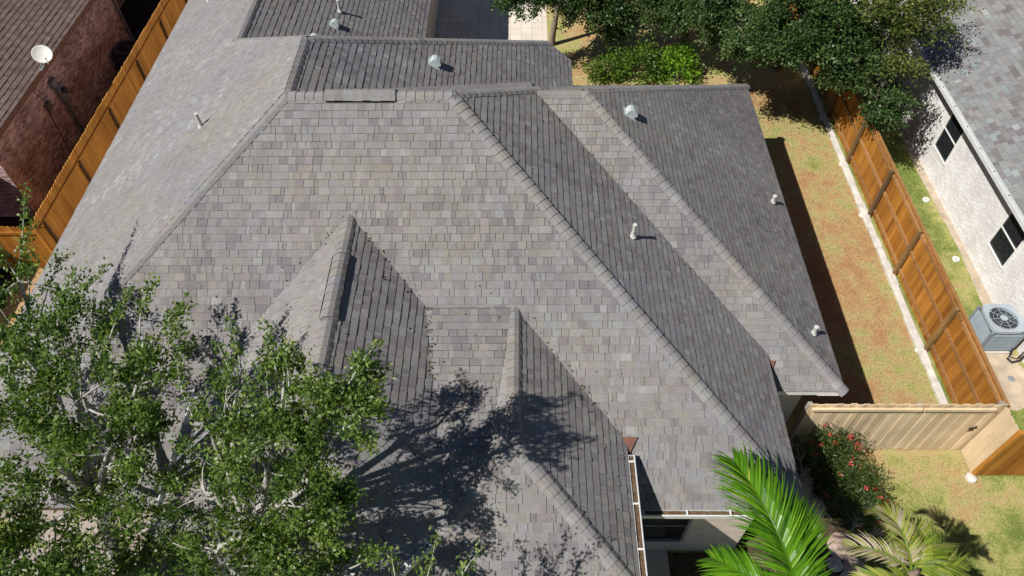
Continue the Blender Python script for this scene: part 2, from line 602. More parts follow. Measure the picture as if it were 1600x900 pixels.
def shingle_face(mb, pts, expo=0.143, wr=(0.06, 0.20), seed=0, lift=(0.010, 0.018), sun_lift=0.0, drop=0.02):
    """real overlapping tabs laid course by course over a planar roof face"""
    r = random.Random(seed)
    P = [Vector(p) for p in pts]
    n = Vector((0, 0, 0))
    for i in range(len(P)):
        a, b = P[i], P[(i + 1) % len(P)]
        n += Vector(((a.y - b.y) * (a.z + b.z), (a.z - b.z) * (a.x + b.x), (a.x - b.x) * (a.y + b.y)))
    n.normalize()
    if n.z < 0:
        n = -n
    v = Vector((0, 0, 1)) - n * n.z
    v.normalize()
    u = v.cross(n)
    O = P[0]
    sp = v.z
    voff = (O.z - 3.32) / sp if sp > 1e-3 else 0.0
    Q = [((p - O).dot(u), (p - O).dot(v) + voff) for p in P]
    if area2(Q) < 0:
        Q = Q[::-1]
    vmin, vmax = min(q[1] for q in Q), max(q[1] for q in Q)

    def to3(q, h):
        return O + u * q[0] + v * (q[1] - voff) + n * h
    # under-sheet closing the face from below
    mb.poly([to3(q, -drop) for q in Q], 1, 0.2)
    row = math.floor(vmin / expo)
    while row * expo < vmax:
        v0, v1 = row * expo + r.uniform(-0.002, 0.002), (row + 1) * expo
        strip = clip_half(clip_half(Q, 0, -1, -v0), 0, 1, v1 + 0.006)
        row += 1
        if len(strip) < 3 or abs(area2(strip)) < 1e-4:
            continue
        umin, umax = min(q[0] for q in strip), max(q[0] for q in strip)
        x = umin - r.uniform(0, 0.3)
        rowt = r.uniform(-0.05, 0.05)
        while x < umax:
            w = r.uniform(*wr)
            tab = clip_half(clip_half(strip, -1, 0, -x), 1, 0, x + w - (0.008 if r.random() < .42 else 0.001))
            x += w
            if len(tab) < 3 or abs(area2(tab)) < 2e-4:
                continue
            hl = r.uniform(*lift) if r.random() < 0.55 else lift[0]
            streak = 0.26 * mnoise.noise(Vector((x * 1.3, v0 * 0.16, seed * 3.1))) + 0.16 * mnoise.noise(Vector((x * 0.45, v0 * 0.5, seed * 1.7)))
            t = min(1, max(0, streak + r.uniform(0.05, 0.86) * (1 - sun_lift) + sun_lift * .95 + rowt))
            if r.random() < 0.015:
                t = r.uniform(0.88, 0.98)
            top = [to3(q, hl - (hl - 0.001) * max(0, min(1, (q[1] - v0) / expo))) for q in tab]
            mb.poly(top, 0, t)
            m_ = len(tab)
            for i in range(m_):
                a, b = tab[i], tab[(i + 1) % m_]
                if abs(a[1] - v1) < 0.012 and abs(b[1] - v1) < 0.012:
                    continue
                mb.poly([top[i], to3(a, -drop), to3(b, -drop), top[(i + 1) % m_]], 1 if abs(b[0] - a[0]) > abs(b[1] - a[1]) else 0, t * 0.7)


def cap_line(mb, p0, p1, n1, n2, w=0.15, expo=0.17, seed=0):
    """overlapping ridge caps from p0 (low end) to p1"""
    r = random.Random(seed)
    p0, p1 = Vector(p0), Vector(p1)
    n1, n2 = Vector(n1).normalized(), Vector(n2).normalized()
    d = p1 - p0
    L = d.length
    d.normalize()
    w1, w2 = d.cross(n1), d.cross(n2)
    if w1.z > 0:
        w1 = -w1
    if w2.z > 0:
        w2 = -w2
    if abs(w1.z) < 1e-6 or (w1 - w2).length < 0.05:
        w2 = -w1
    up = (n1 + n2).normalized()
    k = -0.02
    while k < L:
        e = min(expo, L - k)
        a, b = p0 + d * k, p0 + d * (k + e + 0.02)
        t = min(1, max(0, r.gauss(0.55, 0.17)))
        ww = w * r.uniform(0.94, 1.06)

        def arc(c, h):
            return [c + w1 * ww + n1 * (h * 0.55), c + w1 * 0.07 + n1 * (h + 0.006), c + up * (h - 0.010),
                    c + w2 * 0.07 + n2 * (h + 0.006), c + w2 * ww + n2 * (h * 0.55)]
        A, B = arc(a, 0.036), arc(b, 0.020)
        base = [a + w1 * ww - n1 * 0.01, a + w1 * 0.07, a - up * 0.02, a + w2 * 0.07, a + w2 * ww - n2 * 0.01]
        baseB = [b + w1 * ww - n1 * 0.01, None, None, None, b + w2 * ww - n2 * 0.01]
        for i in range(4):
            mb.poly([A[i], A[i + 1], B[i + 1], B[i]], 0, t)
            mb.poly([A[i + 1], A[i], base[i], base[i + 1]], 0, t * 0.7)
        mb.poly([A[0], B[0], baseB[0], base[0]], 0, t * 0.7)
        mb.poly([B[4], A[4], base[4], baseB[4]], 0, t * 0.7)
        k += expo


def H(x, y, z):
    return (x * S, y * S, z * S + Z0)


K = 0.663
KB = 0.69
NE_, NW_, NS_, NN_ = (K, 0, 1), (-K, 0, 1), (0, -K, 1), (0, K, 1)
NQ = (K * .7071, -K * .7071, 1)
house = thing('brick_house', 'large one-storey house under one sprawling hip roof of weathered grey-brown shingles, filling the middle', 'house', (0, 8, 0))
FACES = {
    'south': [(-.869, .40, 0), (.403, .40, 0), (-.105, .908, .337), (-.355, .908, .337)],
    'east': [(.403, .40, 0), (.403, .93, 0), (.05, 1.05, .2342), (.05, 1.063, .2342), (-.105, .908, .337)],
    'north': [(.02, 1.416, 0), (-.355, 1.416, 0), (-.355, .908, .337), (-.105, .908, .337), (.02, 1.033, .2541)],
    'west': [(-.869, .40, 0), (-.355, .908, .337), (-.355, 1.058, .337), (-.552, 1.255, .2102), (-.552, 2.3, .2102), (-.869, 2.3, 0)],
    'c_east': [(-.355, .908, .337), (.115, .908, .0254), (.115, 1.454, .0254), (.061, 1.474, .0612), (-.355, 1.058, .337)],
    'c_north': [(-.355, 1.058, .337), (.061, 1.474, .0612), (.0, 1.529, .0247), (-.552, 1.529, .0247), (-.552, 1.255, .2064)],
    'd_east': [(-.552, 1.255, .2102), (-.235, 1.255, .0), (-.235, 2.3, .0), (-.552, 2.3, .2102)],
    'b_south': [(.0, .614, -.035), (.530, .614, -.035), (.11, 1.028, .2507), (.0, 1.028, .2507)],
    'b_east': [(.530, .614, -.035), (.530, 1.442, -.035), (.11, 1.028, .2548)],
    'b_north': [(.530, 1.442, -.035), (.0, 1.442, -.035), (.0, 1.028, .2507), (.11, 1.028, .2507)],
    'e_east': [(-.254, .754, .235), (-.254, .48, .235), (-.103, .418, .1349), (.05, .418, .0334), (.05, .754, .0334)],
    'e_west': [(-.254, .754, .235), (-.464, .754, .0957), (-.464, .27, .0957), (-.254, .48, .235)],
    'e_south': [(-.254, .48, .235), (-.464, .27, .0957), (-.167, .27, .0957)],
    'e_corner': [(-.254, .48, .235), (-.167, .27, .0961), (-.111, .326, .0957), (-.103, .418, .1352)],
    'cricket': [(-.165, .665, .1615), (-.0, .665, .1615), (-.013, .64, .159), (-.043, .42, .137), (-.13, .42, .137)],
    'cricket_low': [(-.13, .42, .137), (-.043, .42, .137), (-.097, .339, .1014), (-.113, .326, .0957)],
    'f_east': [(-.01, .66, .159), (-.01, .426, .159), (.15, .266, .0529), (.15, .66, .0529)],
    'f_south': [(-.01, .426, .159), (-.17, .266, .0529), (.15, .266, .0529)],
    'f_west': [(-.01, .66, .159), (-.17, .66, .0529), (-.17, .266, .0529), (-.01, .426, .159)],
}
rb = MB()
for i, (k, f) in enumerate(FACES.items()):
    shingle_face(rb, [H(*p) for p in f], seed=100 + i, sun_lift=0.34 if 'west' in k else 0.0)  # west slopes tinted paler: their stronger sunlight is put into the colour
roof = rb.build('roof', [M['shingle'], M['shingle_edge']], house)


def plane_of(f):
    P = [Vector(H(*p)) for p in FACES[f]]
    n = (P[1] - P[0]).cross(P[2] - P[0]).normalized()
    if n.z < 0:
        n = -n
    return P[0], n


def roof_z(x, y):
    """height of the roof top over a point of the plan, -1 where there is none"""
    best = -1.0
    for k, f in FACES.items():
        poly = [(p[0] * S, p[1] * S) for p in f]
        ins = False
        for i in range(len(poly)):
            a, b = poly[i], poly[(i + 1) % len(poly)]
            if (a[1] > y) != (b[1] > y) and x < (b[0] - a[0]) * (y - a[1]) / (b[1] - a[1]) + a[0]:
                ins = not ins
        if ins:
            o, n = PL[k]
            z = o.z - ((x - o.x) * n.x + (y - o.y) * n.y) / n.z
            best = max(best, z)
    return best


PL = {k: plane_of(k) for k in FACES}

CAPS = [
    ((.403, .40, 0), (-.105, .908, .337), NS_, NE_),
    ((-.869, .40, 0), (-.355, .908, .337), NW_, NS_),
    ((-.105, .908, .337), (-.355, .908, .337), NS_, NN_),
    ((-.355, .908, .337), (-.355, 1.058, .337), NW_, NE_),
    ((.03, 1.043, .2474), (-.105, .908, .337), NE_, NN_),
    ((.061, 1.474, .061), (-.355, 1.058, .337), NE_, NN_),
    ((-.552, 1.255, .2085), (-.355, 1.058, .337), NW_, NN_),
    ((-.552, 2.3, .2102), (-.552, 1.255, .2102), NW_, NE_),
    ((.530, .614, -.035), (.11, 1.028, .2525), (0, -KB, 1), (KB, 0, 1)),
    ((.530, 1.442, -.035), (.11, 1.028, .2525), (0, KB, 1), (KB, 0, 1)),
    ((.0, 1.028, .2507), (.11, 1.028, .2507), (0, -KB, 1), (0, KB, 1)),
    ((-.254, .48, .235), (-.254, .754, .235), NW_, NE_),
    ((-.103, .418, .135), (-.254, .48, .235), NQ, NE_),
    ((-.464, .27, .0957), (-.254, .48, .235), NW_, NS_),
    ((-.167, .27, .096), (-.254, .48, .235), NQ, NS_),
    ((-.01, .426, .159), (-.01, .645, .159), NW_, NE_),
    ((.15, .266, .0529), (-.01, .426, .159), NS_, NE_),
    ((-.155, .281, .0628), (-.01, .426, .159), NS_, NW_),
]
cb = MB()
for i, (a, b, n1, n2) in enumerate(CAPS):
    cap_line(cb, H(*a), H(*b), n1, n2, seed=300 + i)
cb.build('ridge_cap', M['shingle'], roof)

# walls under the eaves
wb = MB()
for lo, hi in (((-10.25, 5.35, -.1), (4.50, 16.9, 3.25)), ((2.0, 7.99, -.1), (6.02, 17.2, 2.85)), ((-5.25, 3.75, -.1), (-1.9, 6.6, 4.42)),
               ((-2.6, 3.72, -.1), (1.42, 6.4, 3.9)), ((-10.24, 16.0, -.1), (.95, 18.3, 3.5)), ((-10.25, 17.5, -.1), (-3.3, 28.0, 3.25))):
    wb.box(lo, hi)
wb.build('wall', M['brick_pink'], house, uv=True)

# soffits and fascia boards
sb, fb, ftw = MB(), MB(), MB()
EAVES = [((-.869, .40, 0), (-.869, 2.3, 0), (1, 0)), ((-.869, .40, 0), (-.464, .40, 0), (0, 1)), ((.15, .40, 0), (.403, .40, 0), (0, 1)),
         ((.403, .40, 0), (.403, .64, 0), (-1, 0)), ((.40, .614, -.035), (.530, .614, -.035), (0, 1)), ((.530, .614, -.035), (.530, 1.442, -.035), (-1, 0)),
         ((-.235, 1.5, 0), (-.235, 2.3, 0), (-1, 0)), ((.115, 1.2, .0254), (.115, 1.454, .0254), (-1, 0)), ((.15, .266, .0529), (.15, .47, .0529), (-1, 0)),
         ((-.17, .266, .0529), (.15, .266, .0529), (0, 1)), ((-.464, .27, .0957), (-.464, .544, .0957), (1, 0)), ((-.464, .27, .0957), (-.167, .27, .0957), (0, 1)),
         ((-.167, .27, .0957), (-.111, .326, .0957), (-.7071, .7071)), ((.0, 1.442, -.035), (.530, 1.442, -.035), (0, -1))]
for a, b, inn in EAVES:
    a, b = Vector(H(*a)), Vector(H(*b))
    iv = Vector((inn[0], inn[1], 0))
    dn = Vector((0, 0, -1))
    d = (b - a).normalized()
    tgt = ftw if (abs(a.z - (Z0 - .035 * S)) < 1e-3 and inn == (0, 1)) else fb
    p, q = a + iv * 0.035 + dn * 0.10, b + iv * 0.035 + dn * 0.10
    tgt.beam(p, q, 0.025, 0.15)
    aa, bb = a + iv * 0.05 + dn * 0.165, b + iv * 0.05 + dn * 0.165
    sb.poly([aa, bb, bb + iv * 0.47, aa + iv * 0.47])
sb.build('soffit', M['soffit'], house)
fb.build('fascia', M['fascia'], house)
ftw.build('fascia', M['white_trim'], house)['label'] = 'white fascia board over the side gate'

# gutters


def gutter(p, q, out, parent, w=0.112, h=0.11, straps=0.75, deb=True, start=0.0):
    p, q = Vector(p), Vector(q)
    o = Vector(out).normalized()
    d = (q - p).normalized()
    L = (q - p).length
    g = MB()
    for off, zz, hw, hh in ((0.006, -h / 2 + 0.01, 0.003, h / 2), (w, -h / 2 + 0.012, 0.005, h / 2 + 0.004), (w / 2, -h + 0.012, w / 2, 0.003)):
        g.obox((p + q) / 2 + o * off + Vector((0, 0, zz)), d * L / 2, o * hw, Vector((0, 0, hh)))
    g.obox((p + q) / 2 + o * (w - 0.01) + Vector((0, 0, 0.016)), d * L / 2, o * 0.008, Vector((0, 0, 0.004)))
    for e in (p, q):
        g.obox(e + o * w / 2 + Vector((0, 0, -h / 2 + 0.008)), d * 0.003, o * w / 2, Vector((0, 0, h / 2)))
    k = 0.12
    while k < L:
        g.obox(p + d * k + o * w / 2 + Vector((0, 0, 0.014)), d * 0.016, o * w / 2, Vector((0, 0, 0.004)))
        k += straps
    go = g.build('gutter', M['white_metal'], parent)
    if deb:
        b = MB()
        r = random.Random(int(L * 100))
        n = int(L / 0.045)
        for i in range(n):
            c = p + d * (i + .5) * L / n + o * (w / 2) + Vector((0, 0, -h * 0.55 + r.uniform(0, 0.03)))
            b.obox(c, (d * 0.05 + o * r.uniform(-.02, .02)), o * (w / 2 - 0.012), Vector((0, 0, 0.012)) + d * r.uniform(-.01, .01), 0, r.random())
        b.build('leaf_debris', M['debris'], go)
    return go


fz = .0529 * S + Z0
gutter((1.845, 5.62, fz), (1.845, 3.28, fz), (1, 0, 0), house)
gutter((2.0, 4.91, Z0 - .004), (4.94, 4.91, Z0 - .004), (0, -1, 0), house)
qz = .0957 * S + Z0
gutter((-.111 * S + .002, .326 * S, qz), (-.167 * S, .27 * S - .002, qz), (1, -1, 0), house, straps=0.45, deb=False)
gutter((-.464 * S, .27 * S, qz), (-.464 * S, .541 * S, qz), (-1, 0, 0), house, deb=False)


def on_plane(f, x, y, h=0.0):
    o, n = PL[f]
    return Vector((x, y, o.z - ((x - o.x) * n.x + (y - o.y) * n.y) / n.z)) + n * h


# brown kick-out flashings where a raised eave dies into the roof below
for f, pts in (('south', [(1.78, 5.95), (2.03, 5.95), (1.88, 5.70), (1.80, 5.64)]), ('b_south', [(4.86, 8.05), (5.10, 8.05), (4.99, 7.80), (4.90, 7.75)])):
    b = MB()
    lo = [on_plane(f, x, y, 0.0) for x, y in pts]
    hi = [on_plane(f, x, y, 0.055) for x, y in pts]
    b.poly(hi)
    for i in range(len(pts)):
        j = (i + 1) % len(pts)
        b.poly([lo[i], lo[j], hi[j], hi[i]])
    b.build('flashing', M['brown_metal'], roof)

# vents, pipes and ridge vents


def face_axes(f):
    o, n = PL[f]
    v = (Vector((0, 0, 1)) - n * n.z).normalized()
    return v.cross(n), v, n


def roof_vent(f, x, y, s=0.74):
    u, v, n = face_axes(f)
    c = on_plane(f, x, y, 0.018)
    b = MB()
    b.obox(c, u * 0.20 * s, v * 0.20 * s, n * 0.004)
    # hood: profile in (v, n), extruded along u; open towards the eave
    prof = [(0.15, 0.0), (0.155, 0.10), (0.12, 0.185), (0.03, 0.215), (-0.10, 0.205), (-0.17, 0.15), (-0.175, 0.09)]
    hw = 0.135 * s
    L_ = [c + v * a * s + n * h * s - u * hw for a, h in prof]
    R_ = [c + v * a * s + n * h * s + u * hw for a, h in prof]
    for i in range(len(prof) - 1):
        b.poly([L_[i], R_[i], R_[i + 1], L_[i + 1]])
    for side in (L_, R_):
        b.poly(side + [c + v * -0.10 * s + n * 0.0 + (u * hw if side is R_ else -u * hw)])
    b.poly([L_[-1], R_[-1], c - v * 0.10 * s + u * hw, c - v * 0.10 * s - u * hw])
    o = b.build('roof_vent', M['vent_metal'], roof)
    d = MB()
    d.obox(c - v * 0.1505 * s + n * 0.055 * s, u * hw * 0.86, v * 0.002, n * 0.035 * s)
    d.build('vent_screen', M['dark_gap'], roof)
    return o


def vent_pipe(f, x, y, h=0.36, r=0.042, lean=(0, 0, 0)):
    u, v, n = face_axes(f)
    c = on_plane(f, x, y, 0.016)
    b = MB()
    top = c + Vector((lean[0], lean[1], h))
    b.lathe([(0.075, 0.0), (0.06, 0.03), (r + 0.010, 0.07), (r + 0.006, 0.11)], c, 12)
    b.tube([c - n * 0.05, c + (top - c) * 0.5, top], [r, r, r], 12)
    b.lathe([(r + 0.006, -0.03), (r + 0.008, 0.0), (r * 0.55, 0.004), (r * 0.5, -0.05)], top, 12)
    return b.build('vent_pipe', M['lead'], roof, smooth=False)


roof_vent('c_east', -2.0, 14.37)
roof_vent('d_east', -5.08, 17.83, 0.66)
roof_vent('d_east', -5.40, 16.75, 0.75)
roof_vent('b_east', 2.31, 12.65)
vent_pipe('d_east', -5.04, 18.55, 0.34, 0.036)
vent_pipe('west', -6.69, 12.09, 0.34, 0.036)
vent_pipe('west', -9.23, 19.99, 0.30, 0.036)
vent_pipe('east', 2.17, 9.66, 0.33, 0.036)
vent_pipe('b_east', 6.05, 12.60, 0.20, 0.042)
vent_pipe('b_east', 6.05, 8.74, 0.22, 0.042)


def ridge_vent(p, q, n1, n2, parent, w=0.17, seed=5):
    """raised shingled ridge vent with a dark slot along both edges"""
    p, q = Vector(H(*p)), Vector(H(*q))
    d = (q - p).normalized()
    b, g = MB(), MB()
    for n in (n1, n2):
        n = Vector(n).normalized()
        wv = d.cross(n)
        if wv.z > 0:
            wv = -wv
        g.poly([p + wv * (w - .01) + n * .012, q + wv * (w - .01) + n * .012, q + wv * (w - .01) + n * .055, p + wv * (w - .01) + n * .055])
    for e in (p, q):
        a1 = d.cross(Vector(n1).normalized())
        a2 = d.cross(Vector(n2).normalized())
        a1 = -a1 if a1.z > 0 else a1
        a2 = -a2 if a2.z > 0 else a2
        up = Vector((0, 0, 1))
        g.poly([e + a1 * (w - .01), e + a2 * (w - .01), e + a2 * (w - .01) + up * .05, e + up * .07, e + a1 * (w - .01) + up * .05])
    up = Vector((0, 0, 0.045))
    cap_line(b, p + up, q + up, n1, n2, w, 0.17, seed)
    o = b.build('ridge_vent', M['shingle'], parent)
    g.build('vent_slot', M['dark_gap'], parent)
    return o


ridge_vent((-.292, .908, .337), (-.190, .908, .337), NS_, NN_, roof, 0.19, 6)
ridge_vent((-.254, .565, .235), (-.254, .675, .235), NW_, NE_, roof, 0.17, 7)

# windows in the front wall under the eave
for x0, x1, z0, z1, y in ((2.25, 3.25, .75, 2.25, 5.35),):
    fr = MB()
    for lo, hi in (((x0 - .06, y - .05, z0 - .06), (x0, y + .02, z1 + .06)), ((x1, y - .05, z0 - .06), (x1 + .06, y + .02, z1 + .06)),
                   ((x0, y - .05, z1), (x1, y + .02, z1 + .06)), ((x0, y - .07, z0 - .06), (x1, y + .02, z0)), ((x0, y - .04, (z0 + z1) / 2 - .02), (x1, y + .01, (z0 + z1) / 2 + .02))):
        fr.box(lo, hi)
    w = fr.build('window', M['galv'], house)
    gb = MB()
    gb.poly([(x0, y - .02, z0), (x1, y - .02, z0), (x1, y - .02, z1), (x0, y - .02, z1)])
    gb.build('window_pane', M['glass'], w)

# ------------------------------------------------------------------ neighbour on the left
nl = thing('brick_house', 'dark red brick house beyond the left fence, with a brown-red shingle roof', 'house', (-18, 22, 0))
ex, ez = -14.27, 3.0
b = MB()
shingle_face(b, [(ex, 14.9, ez), (-20.5, 14.9, ez + 6.23 * .5), (-20.5, 30, ez + 6.23 * .5), (ex, 30, ez)], expo=0.15, seed=501, lift=(0.012, 0.022))
b.poly([(-20.5, 14.9, 6.1), (-27, 14.9, 2.9), (-27, 30, 2.9), (-20.5, 30, 6.1)])
shingle_face(b, [(-15.9, 6.6, 3.0), (-15.9, 15.2, 3.0), (-20.5, 15.2, 5.3), (-20.5, 6.6, 5.3)], expo=0.15, seed=502)  # unseen front wing, added to shade the south wall and the yard
b.poly([(-20.5, 6.6, 5.3), (-20.5, 15.2, 5.3), (-26.8, 15.2, 2.9), (-26.8, 6.6, 2.9)])
b.build('roof', [M['shingle_red'], M['shingle_edge']], nl)
b = MB()
b.box((-26.6, 15.3, -.1), (-14.6, 24.2, 2.95))
b.box((-26.5, 24.2, -.1), (-16.2, 29.5, 2.93))
b.box((-26.4, 7.0, -.1), (-16.3, 15.3, 2.92))  # walls of the added shading wing
b.poly([(-14.62, 15.32, 2.9), (-20.5, 15.32, 5.9), (-26.5, 15.32, 2.9)])
b.build('wall', M['brick_red'], nl, uv=True)
b = MB()
b.beam((ex - .02, 14.9, ez - .10), (ex - .02, 30, ez - .10), .025, .16)
b.poly([(ex - .03, 14.9, ez - .17), (ex - .03, 30, ez - .17), (-14.6, 30, ez - .17), (-14.6, 14.9, ez - .17)])
b.build('fascia', M['brown_metal'], nl)
b = MB()
b.tube([(-14.55, 24.12, 2.85), (-14.55, 24.16, 0.35), (-14.35, 24.2, 0.12)], 0.05, 8)
b.build('downspout', M['galv'], nl)

# ------------------------------------------------------------------ neighbour on the right
nrh = thing('brick_house', 'whitewashed brick house beyond the right fence, under a mottled grey shingle roof', 'house', (17, 16, 0))
ex, ez = 12.28, 2.75
b = MB()
shingle_face(b, [(ex, 6.0, ez), (ex, 27, ez), (19.0, 27, ez + 6.72 * .5), (19.0, 6.0, ez + 6.72 * .5)], expo=0.143, wr=(0.12, 0.34), seed=601, lift=(0.006, 0.015))
b.poly([(19.0, 6.0, 6.08), (19.0, 27, 6.08), (26, 27, 2.6), (26, 6.0, 2.6)])
b.build('roof', [M['shingle_mix'], M['shingle_edge']], nrh)
b = MB()
b.box((12.68, 6.4, -.1), (25.6, 26.6, 2.70))
b.build('wall', M['brick_white'], nrh, uv=True)
b = MB()
b.poly([(ex + .03, 6, ez - .16), (ex + .03, 27, ez - .16), (12.68, 27, ez - .16), (12.68, 6, ez - .16)])
b.beam((ex + .02, 6.0, ez - .09), (ex + .02, 27, ez - .09), .025, .15)
b.build('soffit', M['white_trim'], nrh)
gutter((ex, 6.0, ez), (ex, 27, ez), (-1, 0, 0), nrh, w=0.12, h=0.11, straps=0.9, deb=False)
for y0, y1, z0, z1 in ((16.58, 17.42, .90, 2.25), (12.48, 13.34, .93, 2.25)):
    x = 12.68
    fr = MB()
    for lo, hi in (((x - .035, y0 - .05, z0 - .05), (x + .02, y0, z1 + .05)), ((x - .035, y1, z0 - .05), (x + .02, y1 + .05, z1 + .05)),
                   ((x - .035, y0, z1), (x + .02, y1, z1 + .05)), ((x - .05, y0, z0 - .05), (x + .02, y1, z0)),
                   ((x - .03, y0, (z0 + z1) / 2 - .018), (x + .01, y1, (z0 + z1) / 2 + .018))):
        fr.box(lo, hi)
    w = fr.build('window', M['white_trim'], nrh)
    gb = MB()
    for a, c in ((z0, (z0 + z1) / 2 - .018), ((z0 + z1) / 2 + .018, z1)):
        gb.poly([(x - .012, y1, a), (x - .012, y0, a), (x - .012, y0, c), (x - .012, y1, c)])
    gb.build('window_screen', M['glass'], w)

# ------------------------------------------------------------------ fences


def board_run(mb, p, q, h, out, bw=0.14, th=0.018, seed=0, gap=0.004, dog=0.03, z0=0.05, relief=0.0):
    r = random.Random(seed)
    p, q = Vector((p[0], p[1], 0)), Vector((q[0], q[1], 0))
    d = (q - p).normalized()
    o = Vector((out[0], out[1], 0))
    L = (q - p).length
    n = int(L / bw)
    for i in range(n):
        a = p + d * (i * L / n + gap / 2)
        c = p + d * ((i + 1) * L / n - gap / 2)
        hh = h + r.uniform(-.012, .012)
        off = o * (r.uniform(-.004, .004) + (relief if i % 2 else -relief))
        if relief and not i % 2:
            a, c = a - d * .012, c + d * .012
        t = min(1, max(0, r.gauss(0.5, 0.22)))
        prof = [(a, z0), (c, z0), (c, hh - dog), (c - d * dog, hh), (a + d * dog, hh), (a, hh - dog)]
        F = [pt + o * th / 2 + off + Vector((0, 0, z)) for pt, z in prof]
        B = [pt - o * th / 2 + off + Vector((0, 0, z)) for pt, z in prof]
        mb.poly(F, 0, t)
        mb.poly(B[::-1], 0, t)
        for k in range(6):
            mb.poly([F[k], F[(k + 1) % 6], B[(k + 1) % 6], B[k]][::-1], 0, t)


def post(p, h, parent, w=0.10, t=0.5, mat='wood_post'):
    b = MB()
    b.box((p[0] - w / 2, p[1] - w / 2, 0), (p[0] + w / 2, p[1] + w / 2, h), 0, t)
    return b.build('post', M[mat], parent, bevel=0.006)


# right-hand fence, rails and posts on our side
fx = 10.38
fr_ = thing('wooden_fence', 'long orange-stained cedar fence along the right side lawn, rails and posts showing', 'fence', (fx, 16, 0))
b = MB()
board_run(b, (fx + .05, 7.75), (fx + .05, 30), 1.80, (-1, 0), seed=21)
b.build('board_panel', M['wood'], fr_)
for zz in (0.28, 1.0, 1.66):
    b = MB()
    y = 7.75
    while y < 30:
        b.box((fx - .005, y, zz - .045), (fx + .037, min(30, y + 2.42), zz + .045), 0, rnd.random())
        y += 2.44
    b.build('rail', M['wood_rail'], fr_)
b = MB()
b.box((fx + .0, 7.8, 1.802), (fx + .075, 30, 1.83), 0, .4)
b.build('top_cap', M['wood_rail'], fr_)
for i, y in enumerate((10.46, 12.98, 15.26, 17.61, 19.95, 22.3, 24.7, 27.1)):
    post((fx - .055, y), 1.80, fr_, 0.098, (0.95, 0.75, 0.1, 0.5, 0.4, 0.3, 0.5, 0.6)[i])
b = MB()
r = random.Random(3)
y = 7.75
while y < 29:
    L = r.uniform(0.35, 0.6)
    w = r.uniform(.075, .105)
    b.obox((fx - .16 + r.uniform(-.012, .012), y + L / 2, 0.035), (w, 0, 0), (0, L / 2 + .004, 0), (0, 0, .05 + r.uniform(-.012, .015)), 0, r.random())
    y += L
for y in (10.46, 12.98, 15.26, 17.61, 19.95, 22.3):
    for k in range(2):
        b.lathe([(.10, 0.0), (.09, .04), (.05, .08), (0.001, .085)], (fx - .17 + r.uniform(-.07, .05), y + r.uniform(-.14, .14), 0.0), 9)
tag(b.build('concrete_footing', M['mow_curb'], bevel=0.012), 'white concrete footing strip along the foot of the orange right-hand fence', 'concrete strip')

# tan gate fence across the side yard
gy, gh = 7.70, 2.10
gt = thing('gate_fence', 'pale tan board fence with a gate, crossing the side yard beside the red-flowered bush', 'fence', (8.3, gy, 0))
b = MB()
board_run(b, (6.12, gy), (8.46, gy), gh, (0, -1), seed=31, bw=0.132, gap=0.010, dog=0.012, relief=0.007)
b.build('board_panel', M['wood_tan'], gt)
b = MB()
board_run(b, (8.50, gy), (10.22, gy), gh, (0, -1), seed=32, bw=0.132, gap=0.010, dog=0.012, relief=0.007)
gp = b.build('gate_panel', M['wood_tan'], gt)
for x0, x1 in ((6.14, 8.455), (8.50, 10.0)):
    b = MB()
    b.box((x0, gy - .085, gh - .17), (x1, gy - .032, gh - .085), 0, .55)
    b.build('rail', M['wood_tan'], gt)
b = MB()
for zz in (.35, 1.1, 1.85):
    b.box((6.14, gy + .012, zz - .045), (10.2, gy + .05, zz + .045), 0, .5)
b.build('rail', M['wood_grey'], gt)
post((8.48, gy + .10), gh - .14, gt, 0.095, .5, 'wood_grey')
post((6.16, gy + .10), gh - .14, gt, 0.095, .5, 'wood_grey')
post((10.20, gy + .10), gh - .10, gt, 0.10, .5, 'wood_grey')
b = MB()
board_run(b, (10.19, gy - .03), (10.19, 7.10), gh - .02, (-1, 0), seed=33, bw=0.15, gap=0.003)
b.build('return_panel', M['wood_tan'], gt)

# brown panel in front of the right neighbour
pf = thing('wooden_fence', 'short brown-stained fence panel right of the tan gate, facing the front lawn', 'fence', (11.4, 7.08, 0))
b = MB()
board_run(b, (10.28, 7.06), (12.66, 7.06), gh - .03, (0, -1), seed=41)
b.build('board_panel', M['wood'], pf)
post((10.225, 7.06), gh, pf, 0.10, .9, 'wood')
b = MB()
b.lathe([(.13, 0.0), (.12, .07), (.06, .11), (0.001, .12)], (10.16, 7.0, 0), 12)
b.build('post_footing', M['mow_curb'], pf)

# iron lizard on the gate
b = MB()
bc = Vector((9.92, gy - .045, 1.10))
for path, rad in (([(-.07, -.10), (-.035, -.075), (-.01, -.03), (.0, .0), (.012, .05), (.03, .085), (.045, .115)], [.004, .010, .016, .024, .022, .015, .024]),
                  ([(.0, .05), (-.05, .06), (-.075, .03)], [.011, .010, .008]), ([(.015, .055), (.06, .04), (.085, .06)], [.011, .010, .008]),
                  ([(.0, -.01), (-.055, -.005), (-.085, .012)], [.011, .010, .008]), ([(.0, -.015), (.04, -.045), (.035, -.09)], [.011, .010, .008])):
    b.tube([bc + Vector((x, 0, z)) for x, z in path], rad, 7)
tag(b.build('wall_ornament', M['iron'], smooth=True), 'small dark iron lizard fixed on the tan gate boards', 'ornament')

